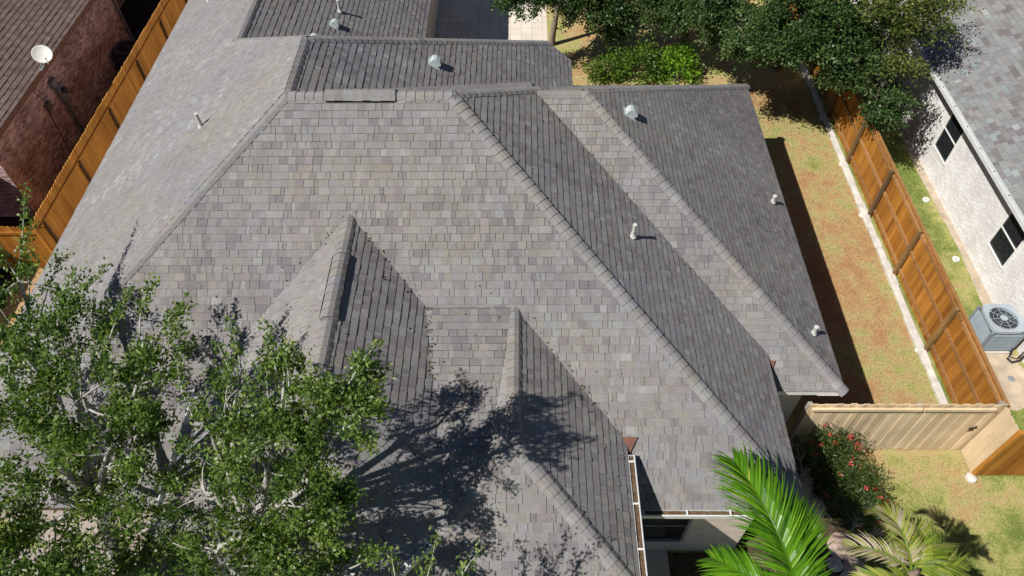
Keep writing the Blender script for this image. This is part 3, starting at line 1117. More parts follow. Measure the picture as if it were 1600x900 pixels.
# left fence
lx = -13.0
lf = thing('wooden_fence', 'tall orange-brown fence between our left eave and the red brick house', 'fence', (lx, 20, 0))
b = MB()
board_run(b, (lx, 13.3), (lx, 34), 1.83, (1, 0), seed=51, bw=0.14, dog=0.035)
b.build('board_panel', M['wood_bounce_lit'], lf)
for zz in (0.3, 1.50):
    b = MB()
    b.box((lx + .012, 13.3, zz - .045), (lx + .05, 34, zz + .045), 0, .35)
    b.build('rail', M['wood_bounce_lit'], lf)
for y in (13.6, 16.07, 18.55, 21.15, 23.65, 26.1, 28.6):
    post((lx + .06, y), 1.52, lf, 0.075, .0)
cf = thing('wooden_fence', 'short orange fence panel crossing the gap in front of the red brick house', 'fence', (-13.9, 13.25, 0))
b = MB()
board_run(b, (-14.75, 13.25), (-12.9, 13.25), 1.72, (0, -1), seed=55)
b.build('board_panel', M['wood'], cf)
b = MB()
b.box((-14.7, 13.20, 1.45), (-12.95, 13.238, 1.54), 0, .4)
b.build('rail', M['wood'], cf)
post((-12.93, 13.20), 1.8, cf, 0.09, .8, 'wood')

# ------------------------------------------------------------------ things by the left neighbour's wall
d = thing('satellite_dish', 'round off-white satellite dish on the edge of the brown-red roof', 'satellite dish', (-14.3, 18.5, 3.05))
ax = Vector((0.42, -0.50, 0.76)).normalized()
dc = Vector((-14.10, 18.62, 3.42))
b = MB()
prof = [(0.002, -.045), (.08, -.042), (.16, -.03), (.22, -.012), (.262, .006), (.27, .006), (.27, .0), (.22, -.022), (.16, -.04), (.08, -.052), (.002, -.056)]
b.lathe(prof, dc, 28, axis=ax)
b.build('dish', M['dish'], d, smooth=True)
sd = ax.cross(Vector((0, 0, 1))).normalized()
dwn = ax.cross(sd)
dwn = -dwn if dwn.z > 0 else dwn
b = MB()
tip = dc + ax * .26 + dwn * .27
b.tube([dc - ax * .05 + dwn * .05, dc + dwn * .33 + ax * .02, tip], [.014, .014, .012], 8)
b.tube([tip - ax * .02 - dwn * .01, tip + (dc - tip).normalized() * .10], [.035, .03], 10)
b.build('feed_arm', M['dish'], d)
b = MB()
b.tube([dc - ax * .06, Vector((-14.18, 18.52, 3.2)), Vector((-14.32, 18.50, 3.02))], [.022, .022, .022], 8)
b.box((-14.42, 18.40, 2.99), (-14.22, 18.60, 3.025))
b.build('mast', M['galv'], d)

em = thing('electric_meter', 'grey electric meter box with a thick conduit running down the red brick wall', 'utility meter', (-14.6, 19.1, 0.1))
b = MB()
b.box((-14.597, 18.90, 1.45), (-14.44, 19.22, 2.05))
b.box((-14.597, 18.80, 2.06), (-14.46, 19.10, 2.30))
b.build('meter_box', M['galv'], em, bevel=0.012)
b = MB()
b.lathe([(.10, 0), (.10, .09), (.08, .12), (.001, .125)], (-14.44, 19.06, 1.85), 16, axis=(1, 0, 0))
b.build('meter_glass', M['bin'], em)
b = MB()
b.tube([(-14.545, 19.08, 1.46), (-14.545, 19.08, 0.0)], 0.045, 10)
b.tube([(-14.57, 18.95, 1.46), (-14.57, 18.93, 0.0)], 0.014, 6)
b.build('conduit', M['galv'], em)
jb = thing('junction_box', 'small brownish utility box with a thin cable, left of the electric meter', 'utility box', (-14.6, 18.2, 0.1))
b = MB()
b.box((-14.597, 18.10, 1.72), (-14.49, 18.34, 1.98))
b.build('box_body', mat_simple('brown_grey_box', (0.14, 0.11, 0.10), 0.6, 0.3, 0.1, 6), jb, bevel=0.01)
b = MB()
b.tube([(-14.585, 18.15, 1.72), (-14.585, 18.06, 0.9), (-14.585, 18.02, 0.0)], 0.010, 6)
b.tube([(-14.585, 18.28, 1.98), (-14.585, 18.0, 2.6), (-14.585, 17.9, 2.83)], 0.009, 6)
b.build('cable', M['black_rubber'], jb)


def condenser(name, label, x0, x1, y0, y1, h, paint, dark, fanm, group=None, louv=9, jacket=None):
    t = thing(name, label, 'air conditioner', ((x0 + x1) / 2, (y0 + y1) / 2, 0), group)
    cx, cy = (x0 + x1) / 2, (y0 + y1) / 2
    b = MB()
    b.box((x0 - .06, y0 - .06, 0), (x1 + .06, y1 + .06, .06))
    b.build('pad', M['concrete'], t, bevel=0.01)
    b = MB()
    b.box((x0 + .03, y0 + .03, .06), (x1 - .03, y1 - .03, h - .08))
    b.build('coil', dark, t)
    b = MB()
    n = louv
    for i in range(n):                  # louvred jacket
        z0 = .12 + (h - .26) * i / n
        z1 = z0 + (h - .26) / n
        for (ax_, ay_, bx_, by_, ox, oy) in ((x0, y0, x1, y0, 0, -1), (x1, y0, x1, y1, 1, 0), (x1, y1, x0, y1, 0, 1), (x0, y1, x0, y0, -1, 0)):
            b.poly([(ax_ + ox * .030, ay_ + oy * .030, z0 + .008), (bx_ + ox * .030, by_ + oy * .030, z0 + .008),
                    (bx_ - ox * .012, by_ - oy * .012, z1 - .014), (ax_ - ox * .012, ay_ - oy * .012, z1 - .014)])
            b.poly([(ax_ + ox * .030, ay_ + oy * .030, z0 + .008), (bx_ + ox * .030, by_ + oy * .030, z0 + .008),
                    (bx_ - ox * .012, by_ - oy * .012, z0 - .004), (ax_ - ox * .012, ay_ - oy * .012, z0 - .004)])
    for px, py in ((x0, y0), (x1, y0), (x1, y1), (x0, y1)):
        b.box((px - .03, py - .03, .06), (px + .03, py + .03, h - .08))
    for lo, hi in (((x0 - .012, y0 - .012, .06), (x1 + .012, y0 + .01, .12)), ((x0 - .012, y1 - .01, .06), (x1 + .012, y1 + .012, .12)),
                   ((x0 - .012, y0, .06), (x0 + .01, y1, .12)), ((x1 - .01, y0, .06), (x1 + .012, y1, .12))):
        b.box(lo, hi)
    b.build('louvre_panel', jacket or paint, t)
    # top with a round opening
    b = MB()
    R_ = min(x1 - x0, y1 - y0) * .43
    hx, hy = (x1 - x0) / 2 + .025, (y1 - y0) / 2 + .025
    N = 48

    def sq(an):
        c, s_ = math.cos(an), math.sin(an)
        e = 5.0
        k = (abs(c) ** e + abs(s_) ** e) ** (-1 / e)
        return cx + hx * c * k, cy + hy * s_ * k
    for i in range(N):
        a0, a1 = 2 * math.pi * i / N, 2 * math.pi * (i + 1) / N
        i0, i1 = (cx + R_ * math.cos(a0), cy + R_ * math.sin(a0)), (cx + R_ * math.cos(a1), cy + R_ * math.sin(a1))
        o0, o1 = sq(a0), sq(a1)
        b.poly([(*i0, h - .01), (*o0, h), (*o1, h), (*i1, h - .01)])
        b.poly([(*o0, h), (*o0, h - .09), (*o1, h - .09), (*o1, h)])
        b.poly([(*i0, h - .01), (*i1, h - .01), (*i1, h - .10), (*i0, h - .10)])
    b.build('top_panel', paint, t)
    b = MB()
    for k in range(3):
        rr = R_ * (0.45 + 0.26 * k)
        b.tube([(cx + rr * math.cos(2 * math.pi * j / 32), cy + rr * math.sin(2 * math.pi * j / 32), h - .004) for j in range(33)], .004, 5)
    for k in range(8):
        an = 2 * math.pi * k / 8 + .12
        b.tube([(cx + .06 * math.cos(an), cy + .06 * math.sin(an), h + .004), (cx + R_ * 1.03 * math.cos(an), cy + R_ * 1.03 * math.sin(an), h - .004)], .006, 5)
    b.lathe([(.09, -.01), (.09, .012), (.05, .02), (.001, .021)], (cx, cy, h), 18)
    b.build('fan_guard', paint, t)
    b = MB()
    for k in range(3):
        an = 2 * math.pi * k / 3 + .5
        dx, dy = Vector((math.cos(an), math.sin(an), 0)), Vector((-math.sin(an), math.cos(an), 0))
        c0 = Vector((cx, cy, h - .10))
        b.poly([c0 + dx * .06 - dy * .05, c0 + dx * R_ * .92 - dy * R_ * .42 + Vector((0, 0, .03)), c0 + dx * R_ * .95 + dy * R_ * .30 - Vector((0, 0, .03)), c0 + dx * .06 + dy * .06 - Vector((0, 0, .02))])
    b.lathe([(.07, -.06), (.07, .03), (.001, .035)], (cx, cy, h - .14), 14)
    b.build('fan', fanm, t)
    return t


acr = condenser('condenser_unit', 'square blue-grey air conditioning unit with a round fan grille by the whitewashed wall', 11.63, 12.43, 10.42, 11.24, 0.92, M['ac_paint'], M['ac_dark'], M['fan'], louv=10, jacket=mat_simple('darker_jacket_paint', (0.20, 0.235, 0.265), 0.5, 0.35, 0.1, 5))
b = MB()
b.box((12.44, 10.55, .45), (12.52, 10.85, .72))
b.build('service_box', M['ac_paint'], acr, bevel=0.008)
b = MB()
b.tube([(12.48, 10.65, .46), (12.50, 10.55, .2), (12.42, 10.32, .07), (12.30, 10.20, .05), (12.36, 10.08, .05), (12.55, 10.12, .06), (12.70, 10.22, .25)], .028, 8)
b.tube([(12.46, 10.60, .5), (12.44, 10.40, .22), (12.36, 10.26, .06), (12.52, 10.18, .05), (12.70, 10.30, .3)], .016, 8)
b.build('refrigerant_line', M['black_rubber'], acr)
condenser('condenser_unit', 'dark air conditioning unit in the shaded gap behind the left fence', -14.42, -13.62, 22.35, 23.15, 1.0, M['bin'], M['black_rubber'], M['bin'])
b = MB()
b.lathe([(.07, 0.0), (.085, .012), (.06, .022), (.001, .02)], (12.17, 9.62, .004), 14)
tag(b.build('valve_cover', M['galv']), 'small dark round cover in the sandy dirt below the blue-grey air conditioner', 'cover')
for i, (x, y, lab) in enumerate(((12.25, 15.93, 'white drain ring in the grass under the first window of the whitewashed wall'), (12.26, 13.55, 'white drain ring in the grass under the nearer window of the whitewashed wall'))):
    b = MB()
    b.lathe([(.05, 0.0), (.05, .05), (.095, .05), (.095, 0.0)], (x, y, 0.0), 16)
    tag(b.build('drain_cap', M['white_trim']), lab, 'drain cap')

# ------------------------------------------------------------------ foliage


def leaves(name, C, D, L, W, mat, parent, tint, up=0.22, seed=0):
    """one mesh of folded leaf blades: C base points, D axis directions"""
    g = np.random.default_rng(seed)
    N = len(C)
    D = D / (np.linalg.norm(D, axis=1, keepdims=True) + 1e-9)
    nrm = g.normal(size=(N, 3))
    nrm[:, 2] += up * 3.0
    sd = np.cross(D, nrm)
    sd /= (np.linalg.norm(sd, axis=1, keepdims=True) + 1e-9)
    nn = np.cross(sd, D)
    l = (L * g.uniform(0.7, 1.3, N))[:, None]
    w = (W * g.uniform(0.7, 1.3, N))[:, None]
    fold = 0.25 * w
    droop = -0.12 * l * nn
    v = np.empty((N, 4, 3), np.float32)
    v[:, 0] = C
    v[:, 1] = C + D * l * 0.5 + sd * w + nn * fold
    v[:, 2] = C + D * l + droop
    v[:, 3] = C + D * l * 0.5 - sd * w + nn * fold
    f = np.arange(N * 4).reshape(N, 4)
    return link_mesh(name, v.reshape(-1, 3), f, mat, parent, False, None, tint)


def bez(p, c, q, n):
    p, c, q = Vector(p), Vector(c), Vector(q)
    return [p * (1 - t) ** 2 + c * 2 * t * (1 - t) + q * t * t for t in [i / n for i in range(n + 1)]]


def tree(name, label, base, fork, lobes, mats, leaf, per=70, trunk_r=0.16, group=None, seed=0, cull=False, spread=0.30, twig_r=0.010, sprigs=(), cat='tree', tint_mu=0.45, dens=1.0):
    """lobes: (centre, radii, clusters); sprigs: explicit twig ends that stick out"""
    r = random.Random(seed)
    g = np.random.default_rng(seed)
    t = thing(name, label, cat, (base[0], base[1], 0), group)
    tb = MB()
    base, fork = Vector(base), Vector(fork)
    mid = (base + fork) / 2 + Vector((r.uniform(-.15, .15), r.uniform(-.15, .15), 0))
    tp = bez(base, mid, fork, 6)
    tb.tube(tp, [trunk_r * (1.25 - 0.45 * i / 6) for i in range(7)], 9, cap=False)
    CC, DD, TT = [], [], []

    def add_cluster(c, d, n, sc_=1.0, bright=0.0):
        c, d = np.array(c), np.array(d)
        k = max(3, int(n * r.uniform(.6, 1.35)))
        along = g.normal(0, 0.40, k)[:, None] * d * spread * sc_
        off = g.normal(0, 0.36, (k, 3)) * spread * sc_ * np.array([1, 1, 0.6])
        P = c + along + off
        D_ = g.normal(0, 1, (k, 3)) + d * 1.1 + np.array([0, 0, 0.15])
        CC.append(P)
        DD.append(D_)
        TT.append(np.clip(g.normal(tint_mu + bright, 0.2, k), 0, 1))
    limbs = []
    for (lc, lr, nc) in lobes:
        lc = Vector(lc)
        ctrl = (fork + lc) / 2 + Vector((r.uniform(-.3, .3), r.uniform(-.3, .3), r.uniform(.0, .4)))
        path = bez(fork, ctrl, lc, 7)
        path = [p + Vector((r.uniform(-.05, .05), r.uniform(-.05, .05), r.uniform(-.05, .05))) if 0 < i < 7 else p for i, p in enumerate(path)]
        tb.tube(path, [trunk_r * (0.62 - 0.46 * i / 7) for i in range(8)], 7, cap=False)
        limbs.append(path)
        for k in range(int(nc * dens + .5)):
            # mostly in the outer shell of the lobe
            dv = Vector((r.gauss(0, 1), r.gauss(0, 1), r.gauss(0, 1))).normalized()
            rad = r.uniform(.35, 1.0) ** 0.6 * r.uniform(.9, 1.12)
            c = lc + Vector((dv.x * lr[0] * rad, dv.y * lr[1] * rad, dv.z * lr[2] * rad))
            a = path[r.randint(3, 7)]
            tdir = (c - a)
            ct = (a + c) / 2 + Vector((r.uniform(-.15, .15), r.uniform(-.15, .15), r.uniform(-.05, .2)))
            tw = bez(a, ct, c, 4)
            if r.random() < .45:
                tb.tube(tw, [twig_r * (1.7 - 1.35 * i / 4) * r.uniform(.9, 1.2) for i in range(5)], 5, cap=False)
            td = tdir.normalized() if tdir.length > 1e-3 else Vector((0, 0, 1))
            add_cluster(c, td, per, 1.0, r.uniform(-.22, .2))
            if r.random() < .6:
                add_cluster(tw[3], td, per * .5, .8, -.08)
    for (a, b_, n) in sprigs:
        a, b_ = Vector(a), Vector(b_)
        path = bez(a, (a + b_) / 2 + Vector((r.uniform(-.1, .1), r.uniform(-.1, .1), .12)), b_, 6)
        tb.tube(path, [twig_r * (1.5 - 1.2 * i / 6) for i in range(7)], 5, cap=False)
        for i in range(2, 7):
            add_cluster(path[i], (b_ - a).normalized(), n, .55, .12)
    C = np.concatenate(CC)
    D_ = np.concatenate(DD)
    T = np.concatenate(TT)
    if cull:
        keep = np.array([p[2] > roof_z(p[0], p[1]) + 0.08 for p in C])
        C, D_, T = C[keep], D_[keep], T[keep]
    tb.build('trunk', mats[0], t, smooth=True)
    leaves('crown', C, D_, leaf[0], leaf[1], mats[1], t, T, seed=seed + 1)
    return t


# two pale-limbed trees standing in front of the house, over its left front roof
FL = [((-5.99, 5.0, 7.0), .9, 34), ((-7.05, 5.63, 7.0), .95, 36), ((-8.21, 7.45, 6.5), .75, 26), ((-6.87, 6.3, 7.0), .72, 24), ((-5.19, 5.08, 7.2), .55, 17),
      ((-6.73, 4.68, 6.5), .85, 30), ((-5.44, 4.43, 6.8), .72, 24), ((-5.3, 4.34, 6.0), .7, 24), ((-6.85, 4.17, 5.5), 1.0, 34), ((-6.03, 3.6, 5.0), 1.0, 34),
      ((-5.5, 3.3, 4.6), .8, 24), ((-7.79, 3.76, 4.5), .9, 26), ((-5.27, 6.07, 7.0), .42, 9), ((-8.3, 6.2, 6.2), .8, 24), ((-8.8, 5.0, 5.4), .9, 24)]
tree('live_oak', 'leafy tree with pale grey limbs over the left front corner of the roof', (-7.4, 3.4, 0), (-6.75, 4.5, 4.5),
     [(c, (q, q, q * .62), n) for c, q, n in FL], (M['bark_pale'], M['leaf_front']), (0.072, 0.019), per=118, trunk_r=0.14, seed=5, cull=True, spread=0.225, dens=.50,
     sprigs=[((-8.3, 7.6, 6.5), (-8.6, 9.1, 6.95), 26), ((-8.3, 7.6, 6.5), (-8.35, 8.5, 6.7), 24), ((-5.5, 6.0, 7.1), (-5.4, 6.7, 7.4), 24), ((-5.9, 5.9, 7.1), (-5.7, 6.5, 7.4), 24),
             ((-6.7, 6.5, 7.0), (-6.45, 7.2, 7.1), 24), ((-5.2, 5.4, 7.3), (-4.75, 6.1, 7.6), 22)])
FR = [((-2.61, 4.36, 7.8), .60, 26), ((-2.14, 4.6, 8.0), .46, 20), ((-3.09, 4.0, 7.5), .58, 26), ((-2.29, 4.04, 7.6), .52, 22), ((-3.72, 4.87, 7.4), .42, 11), ((-3.98, 4.32, 7.2), .46, 12),
      ((-2.68, 3.72, 7.0), .58, 26), ((-3.47, 3.63, 6.4), .64, 26), ((-4.31, 3.98, 6.2), .68, 24), ((-4.43, 3.4, 5.2), .85, 30), ((-3.17, 3.3, 5.7), .6, 22), ((-1.95, 4.14, 8.1), .3, 9), ((-3.0, 4.95, 7.8), .36, 11), ((-2.3, 3.5, 6.9), .45, 14), ((-2.75, 3.1, 6.4), .6, 22), ((-3.5, 2.8, 6.5), .7, 26), ((-2.1, 2.9, 6.2), .5, 16)]
tree('live_oak', 'leafy pale-trunked tree over the middle front roof, casting the large shadow', (-4.3, 2.3, 0), (-3.85, 3.7, 5.3),
     [(c, (q, q, q * .66), n) for c, q, n in FR], (M['bark_pale'], M['leaf_front']), (0.066, 0.0175), per=112, trunk_r=0.11, seed=8, cull=True, spread=0.20, dens=.50,
     sprigs=[((-2.1, 4.6, 8.0), (-1.75, 4.98, 8.3), 18), ((-2.9, 4.7, 7.8), (-2.94, 5.0, 8.1), 18), ((-3.1, 4.9, 7.8), (-3.24, 5.35, 8.2), 18), ((-3.8, 5.0, 7.4), (-4.11, 5.5, 7.5), 18),
             ((-3.7, 5.1, 7.4), (-3.9, 5.7, 7.75), 18), ((-2.0, 4.0, 7.9), (-1.7, 3.75, 8.0), 18), ((-4.3, 4.6, 7.2), (-4.6, 5.3, 7.5), 18)])
tree('live_oak', 'dark shaded tree mostly outside the bottom-left corner of the view', (-7.4, 1.2, 0), (-7.0, 2.0, 4.2),
     [((-7.5, 3.0, 6.5), (1.0, .9, .6), 30), ((-6.5, 2.3, 6.7), (1.0, .8, .6), 30), ((-5.2, 2.0, 6.9), (.9, .8, .55), 26), ((-8.4, 2.4, 6.2), (.9, .9, .6), 22), ((-7.6, 3.9, 5.6), (.8, .6, .5), 20), ((-6.5, 3.2, 5.4), (.8, .5, .5), 18)],
     (M['bark_pale'], M['leaf_front']), (0.075, 0.020), per=80, trunk_r=0.14, seed=9, cull=True, spread=0.28)
tree('young_tree', 'thin leafy shoots rising into view at the bottom edge, in front of the entry roof', (-1.4, 0.9, 0), (-1.3, 1.8, 4.6),
     [((-1.2, 2.35, 6.0), (.6, .35, .4), 14), ((-.6, 2.3, 6.0), (.5, .3, .35), 10), ((-1.7, 2.4, 5.9), (.4, .35, .4), 10)],
     (M['bark_pale'], M['leaf_front']), (0.062, 0.016), per=50, trunk_r=0.07, seed=12, spread=0.24, cull=True,
     sprigs=[((-1.3, 2.5, 6.1), (-1.03, 3.1, 6.9), 13), ((-.9, 2.5, 6.1), (-.5, 3.0, 6.8), 13), ((-1.5, 2.5, 6.1), (-1.6, 3.0, 6.6), 16), ((-1.2, 2.5, 6.1), (-1.25, 2.95, 6.5), 18), ((-.7, 2.4, 6.0), (-.75, 2.9, 6.5), 14)])
tree('young_tree', 'single leafy upright shoot at the bottom edge, below the front trees', (-3.0, 1.2, 0), (-2.8, 2.3, 5.0),
     [((-2.6, 2.7, 5.9), (.28, .22, .3), 8)], (M['bark_pale'], M['leaf_front']), (0.062, 0.016), per=40, trunk_r=0.05, seed=14, spread=0.22, cull=True,
     sprigs=[((-2.6, 2.75, 5.9), (-2.52, 3.25, 6.8), 18), ((-2.8, 2.6, 5.8), (-2.9, 3.0, 6.3), 16)])

# big dark trees at the back
BG = 'trees behind the house'
tree('oak_tree', 'dark green tree with a slim brown trunk beside the sunlit patio, behind the roof', (1.15, 24.3, 0), (1.5, 24.4, 2.2),
     [((2.5, 23.3, 2.0), (1.15, .9, .8), 50), ((1.75, 23.0, 2.8), (.8, .7, .5), 26), ((-.25, 22.2, 2.9), (.55, .35, .25), 9), ((.75, 22.4, 2.7), (.6, .4, .35), 14), ((3.4, 23.2, 1.5), (.8, .6, .6), 28), ((4.0, 23.6, 2.4), (1.2, .9, .8), 46), ((2.6, 23.8, 3.6), (1.5, 1.2, .9), 46)],
     (M['bark'], M['leaf_back']), (0.105, 0.028), per=110, trunk_r=0.10, seed=31, spread=0.36, dens=.95, twig_r=0.012, group=BG)
tree('oak_tree', 'dense dark tree behind the bright hedge, second along the back', (6.2, 24.6, 0), (6.0, 24.0, 2.6),
     [((5.3, 22.9, 2.3), (1.1, .8, .75), 46), ((6.5, 22.0, 2.4), (1.1, .8, .75), 48), ((7.3, 21.6, 3.2), (1.2, 1.0, .8), 48), ((7.6, 20.1, 3.1), (.85, .7, .6), 32), ((6.8, 19.2, 3.3), (.8, .6, .5), 34), ((6.0, 20.7, 3.5), (.9, .7, .6), 38), ((5.9, 23.2, 3.7), (1.6, 1.2, .9), 48)],
     (M['bark'], M['leaf_back']), (0.105, 0.028), per=115, trunk_r=0.12, seed=35, spread=0.36, dens=1.0, twig_r=0.012, group=BG)
tree('oak_tree', 'wide dark tree spreading over the far end of the right-hand orange fence', (9.3, 22.8, 0), (9.3, 21.6, 3.0),
     [((7.9, 19.5, 4.0), (1.15, .9, .75), 46), ((8.87, 18.9, 3.6), (1.05, .8, .7), 46), ((8.25, 19.1, 3.3), (.75, .55, .5), 24), ((7.7, 18.6, 3.6), (.8, .6, .5), 30), ((9.7, 18.3, 3.2), (.95, .75, .7), 42), ((10.0, 19.2, 4.0), (.95, .8, .7), 34), ((9.1, 19.5, 4.6), (1.2, .9, .8), 40), ((10.6, 17.3, 2.5), (.65, .55, .55), 24), ((9.2, 20.8, 5.1), (1.6, 1.2, .8), 40)],
     (M['bark'], M['leaf_back']), (0.105, 0.028), per=110, trunk_r=0.14, seed=39, spread=0.35, dens=1.0, twig_r=0.012, group=BG)
tree('oak_tree', 'paler yellow-green tree leaning over the gutter of the whitewashed house', (11.6, 22.8, 0), (11.6, 21.8, 3.0),
     [((10.9, 18.2, 4.3), (.85, .7, .5), 26), ((11.5, 18.5, 4.6), (.8, .7, .45), 18), ((10.6, 17.5, 3.6), (.6, .5, .45), 18), ((11.1, 19.0, 5.0), (1.0, .9, .6), 26), ((10.2, 18.3, 4.9), (.9, .7, .5), 22)],
     (M['bark_pale'], M['leaf_yellow']), (0.10, 0.024), per=70, trunk_r=0.16, seed=43, spread=0.42, twig_r=0.016, group=BG)


def shrub(name, label, c, rad, n, per, leaf, mat, seed, group=None, flowers=0, cat='shrub'):
    r = random.Random(seed)
    g = np.random.default_rng(seed)
    t = thing(name, label, cat, (c[0], c[1], 0), group)
    tb = MB()
    C, D_, T, FC, FD = [], [], [], [], []
    for k in range(n):
        dv = Vector((r.gauss(0, 1), r.gauss(0, 1), abs(r.gauss(0, .9)))).normalized()
        q = r.uniform(.45, 1.0) ** .5 * r.uniform(.88, 1.15)
        p = Vector((c[0] + dv.x * rad[0] * q, c[1] + dv.y * rad[1] * q, .12 + dv.z * rad[2] * q))
        if k % 3 == 0:
            st = Vector((c[0] + dv.x * .12, c[1] + dv.y * .12, 0))
            tb.tube(bez(st, (st + p) / 2 + Vector((0, 0, .12)), p, 4), [.014, .012, .010, .007, .004], 5, cap=False)
        m_ = int(per * r.uniform(.6, 1.3))
        sp = max(rad) * .17
        P = np.array(p) + g.normal(0, sp, (m_, 3)) * np.array([1, 1, .75])
        P[:, 2] = np.maximum(P[:, 2], .03)
        C.append(P)
        D_.append(g.normal(0, 1, (m_, 3)) + np.array(dv) * .9 + np.array([0, 0, .3]))
        T.append(np.clip(g.normal(.45 + r.uniform(-.15, .15), .2, m_), 0, 1))
        if flowers and r.random() < flowers and dv.z > .15:
            fc = np.array(p) + np.array(dv) * sp * 1.1 + g.normal(0, .025, (16, 3))
            FC.append(fc)
            FD.append(g.normal(0, 1, (16, 3)) + np.array([0, 0, .8]))
    tb.build('stem', M['bark'], t, smooth=True)
    leaves('foliage', np.concatenate(C), np.concatenate(D_), leaf[0], leaf[1], mat, t, np.concatenate(T), seed=seed + 1)
    if FC:
        F = np.concatenate(FC)
        leaves('blossom', F, np.concatenate(FD), .045, .017, M['flower'], t, g.uniform(0, 1, len(F)), seed=seed + 2)
    return t


HG = 'hedge shrubs behind the roof'
shrub('hedge_shrub', 'mid-green hedge shrub at the left end of the hedge behind the roof', (3.0, 22.3, 0), (.62, .55, .85), 30, 56, (.10, .034), M['leaf_hedge_dark'], 61, HG)
shrub('hedge_shrub', 'deep green middle shrub of the hedge behind the roof', (4.15, 22.3, 0), (.75, .62, 1.1), 38, 58, (.10, .034), M['leaf_hedge_dark'], 62, HG)
shrub('hedge_shrub', 'brightest green sunlit shrub at the right end of the hedge behind the roof', (5.5, 22.1, 0), (.62, .55, 1.0), 36, 58, (.11, .038), M['leaf_hedge'], 63, HG)
FB = 'red-flowered bushes by the gate'
shrub('flowering_bush', 'dark green bush with red blossoms at the house corner against the tan gate', (6.75, 7.25, 0), (.62, .50, 1.15), 50, 80, (.085, .013), M['leaf_bush'], 71, FB, .45)
shrub('flowering_bush', 'lower red-blossomed bush nearer the palms, throwing its shadow on the lawn', (7.15, 6.45, 0), (.62, .62, 0.95), 54, 80, (.085, .013), M['leaf_bush'], 72, FB, .45)
shrub('shrub', 'dark shrub in the shade under the front gutter', (2.5, 3.6, 0), (.55, .7, .9), 26, 60, (.10, .03), M['leaf_hedge_dark'], 81)


# ------------------------------------------------------------------ palms
def frond(parent, start, azim, length, rise, droop, mat, nl=52, ll=0.62, lw=0.026, seed=0, ragged=0.0, name='frond', vee=0.5, hang=0.35, tmu=.45):
    """one pinnate frond: arching rachis with two rows of drooping strap leaflets"""
    r = random.Random(seed)
    a = Vector((math.cos(azim), math.sin(azim), 0))
    up = Vector((0, 0, 1))
    sd0 = a.cross(up)
    P = []
    N = 16
    p = Vector(start)
    for i in range(N + 1):
        t = i / N
        P.append(p.copy())
        ang = rise - droop * t ** 1.3
        p = p + (a * math.cos(ang) + up * math.sin(ang)) * (length / N) + sd0 * 0.01 * math.sin(t * 5 + seed)
    b = MB()
    b.tube(P, [0.018 * (1.15 - t / N) + 0.003 for t in range(N + 1)], 6, t=.35)
    for i in range(nl):
        t = 0.12 + 0.88 * i / (nl - 1)
        k = min(N - 1, int(t * N))
        base = P[k].lerp(P[k + 1], t * N - k)
        fw = (P[k + 1] - P[k]).normalized()
        sdv = fw.cross(up).normalized()
        nv = sdv.cross(fw)
        env = math.sin(min(1, t * 1.25 + .18) * math.pi * .5) * (1 - .55 * max(0, (t - .55) / .45) ** 1.4)
        for s_ in (-1, 1):
            if r.random() < ragged * .5:
                continue
            L = ll * env * r.uniform(.85, 1.12)
            d = (sdv * s_ * (1.0 - .35 * t) + fw * (.70 + .75 * t + r.uniform(-.14, .14)) + nv * (vee + r.uniform(-.16, .16))).normalized()
            tt = min(1, max(0, r.gauss(tmu, .2)))
            q = base.copy()
            ws = [.55, 1.0, .85, .5, .05]
            pts = [q.copy()]
            dd = d.copy()
            hg = hang * r.uniform(.6, 1.5) + ragged * r.uniform(0, .5)
            for j in range(4):
                q = q + dd * (L / 4)
                dd = (dd + Vector((0, 0, -hg * .55))).normalized()
                pts.append(q.copy())
            wv = fw - d * fw.dot(d)
            wv = wv.normalized() if wv.length > 1e-3 else nv
            tw = r.uniform(-.5, .5)
            wv = (wv * math.cos(tw) + nv * math.sin(tw)).normalized()
            for j in range(4):
                b.poly([pts[j] - wv * lw * ws[j], pts[j] + wv * lw * ws[j], pts[j + 1] + wv * lw * ws[j + 1], pts[j + 1] - wv * lw * ws[j + 1]], 0, tt)
    return b.build(name, mat, parent)


def palm(name, label, base, top, fronds, mat, seed, r0=.13, group=None):
    t = thing(name, label, 'palm', (base[0], base[1], 0), group)
    b = MB()
    path = bez(base, (Vector(base) + Vector(top)) / 2 + Vector((.05, .03, 0)), top, 14)
    b.tube(path, [r0 * (1.2 - .3 * i / 14) * (1.06 if i % 2 else .96) for i in range(15)], 12)
    b.lathe([(r0 * .9, -.3), (r0 * 1.05, -.1), (r0 * .7, .15), (.02, .35)], top, 12)
    b.build('trunk', M['bark'], t, smooth=True)
    for i, f in enumerate(fronds):
        m = f.pop('mat', mat)
        frond(t, Vector(top) + Vector((0, 0, .1)), f.pop('az'), f.pop('len'), f.pop('rise'), f.pop('droop'), m, seed=seed + i, **f)
    return t


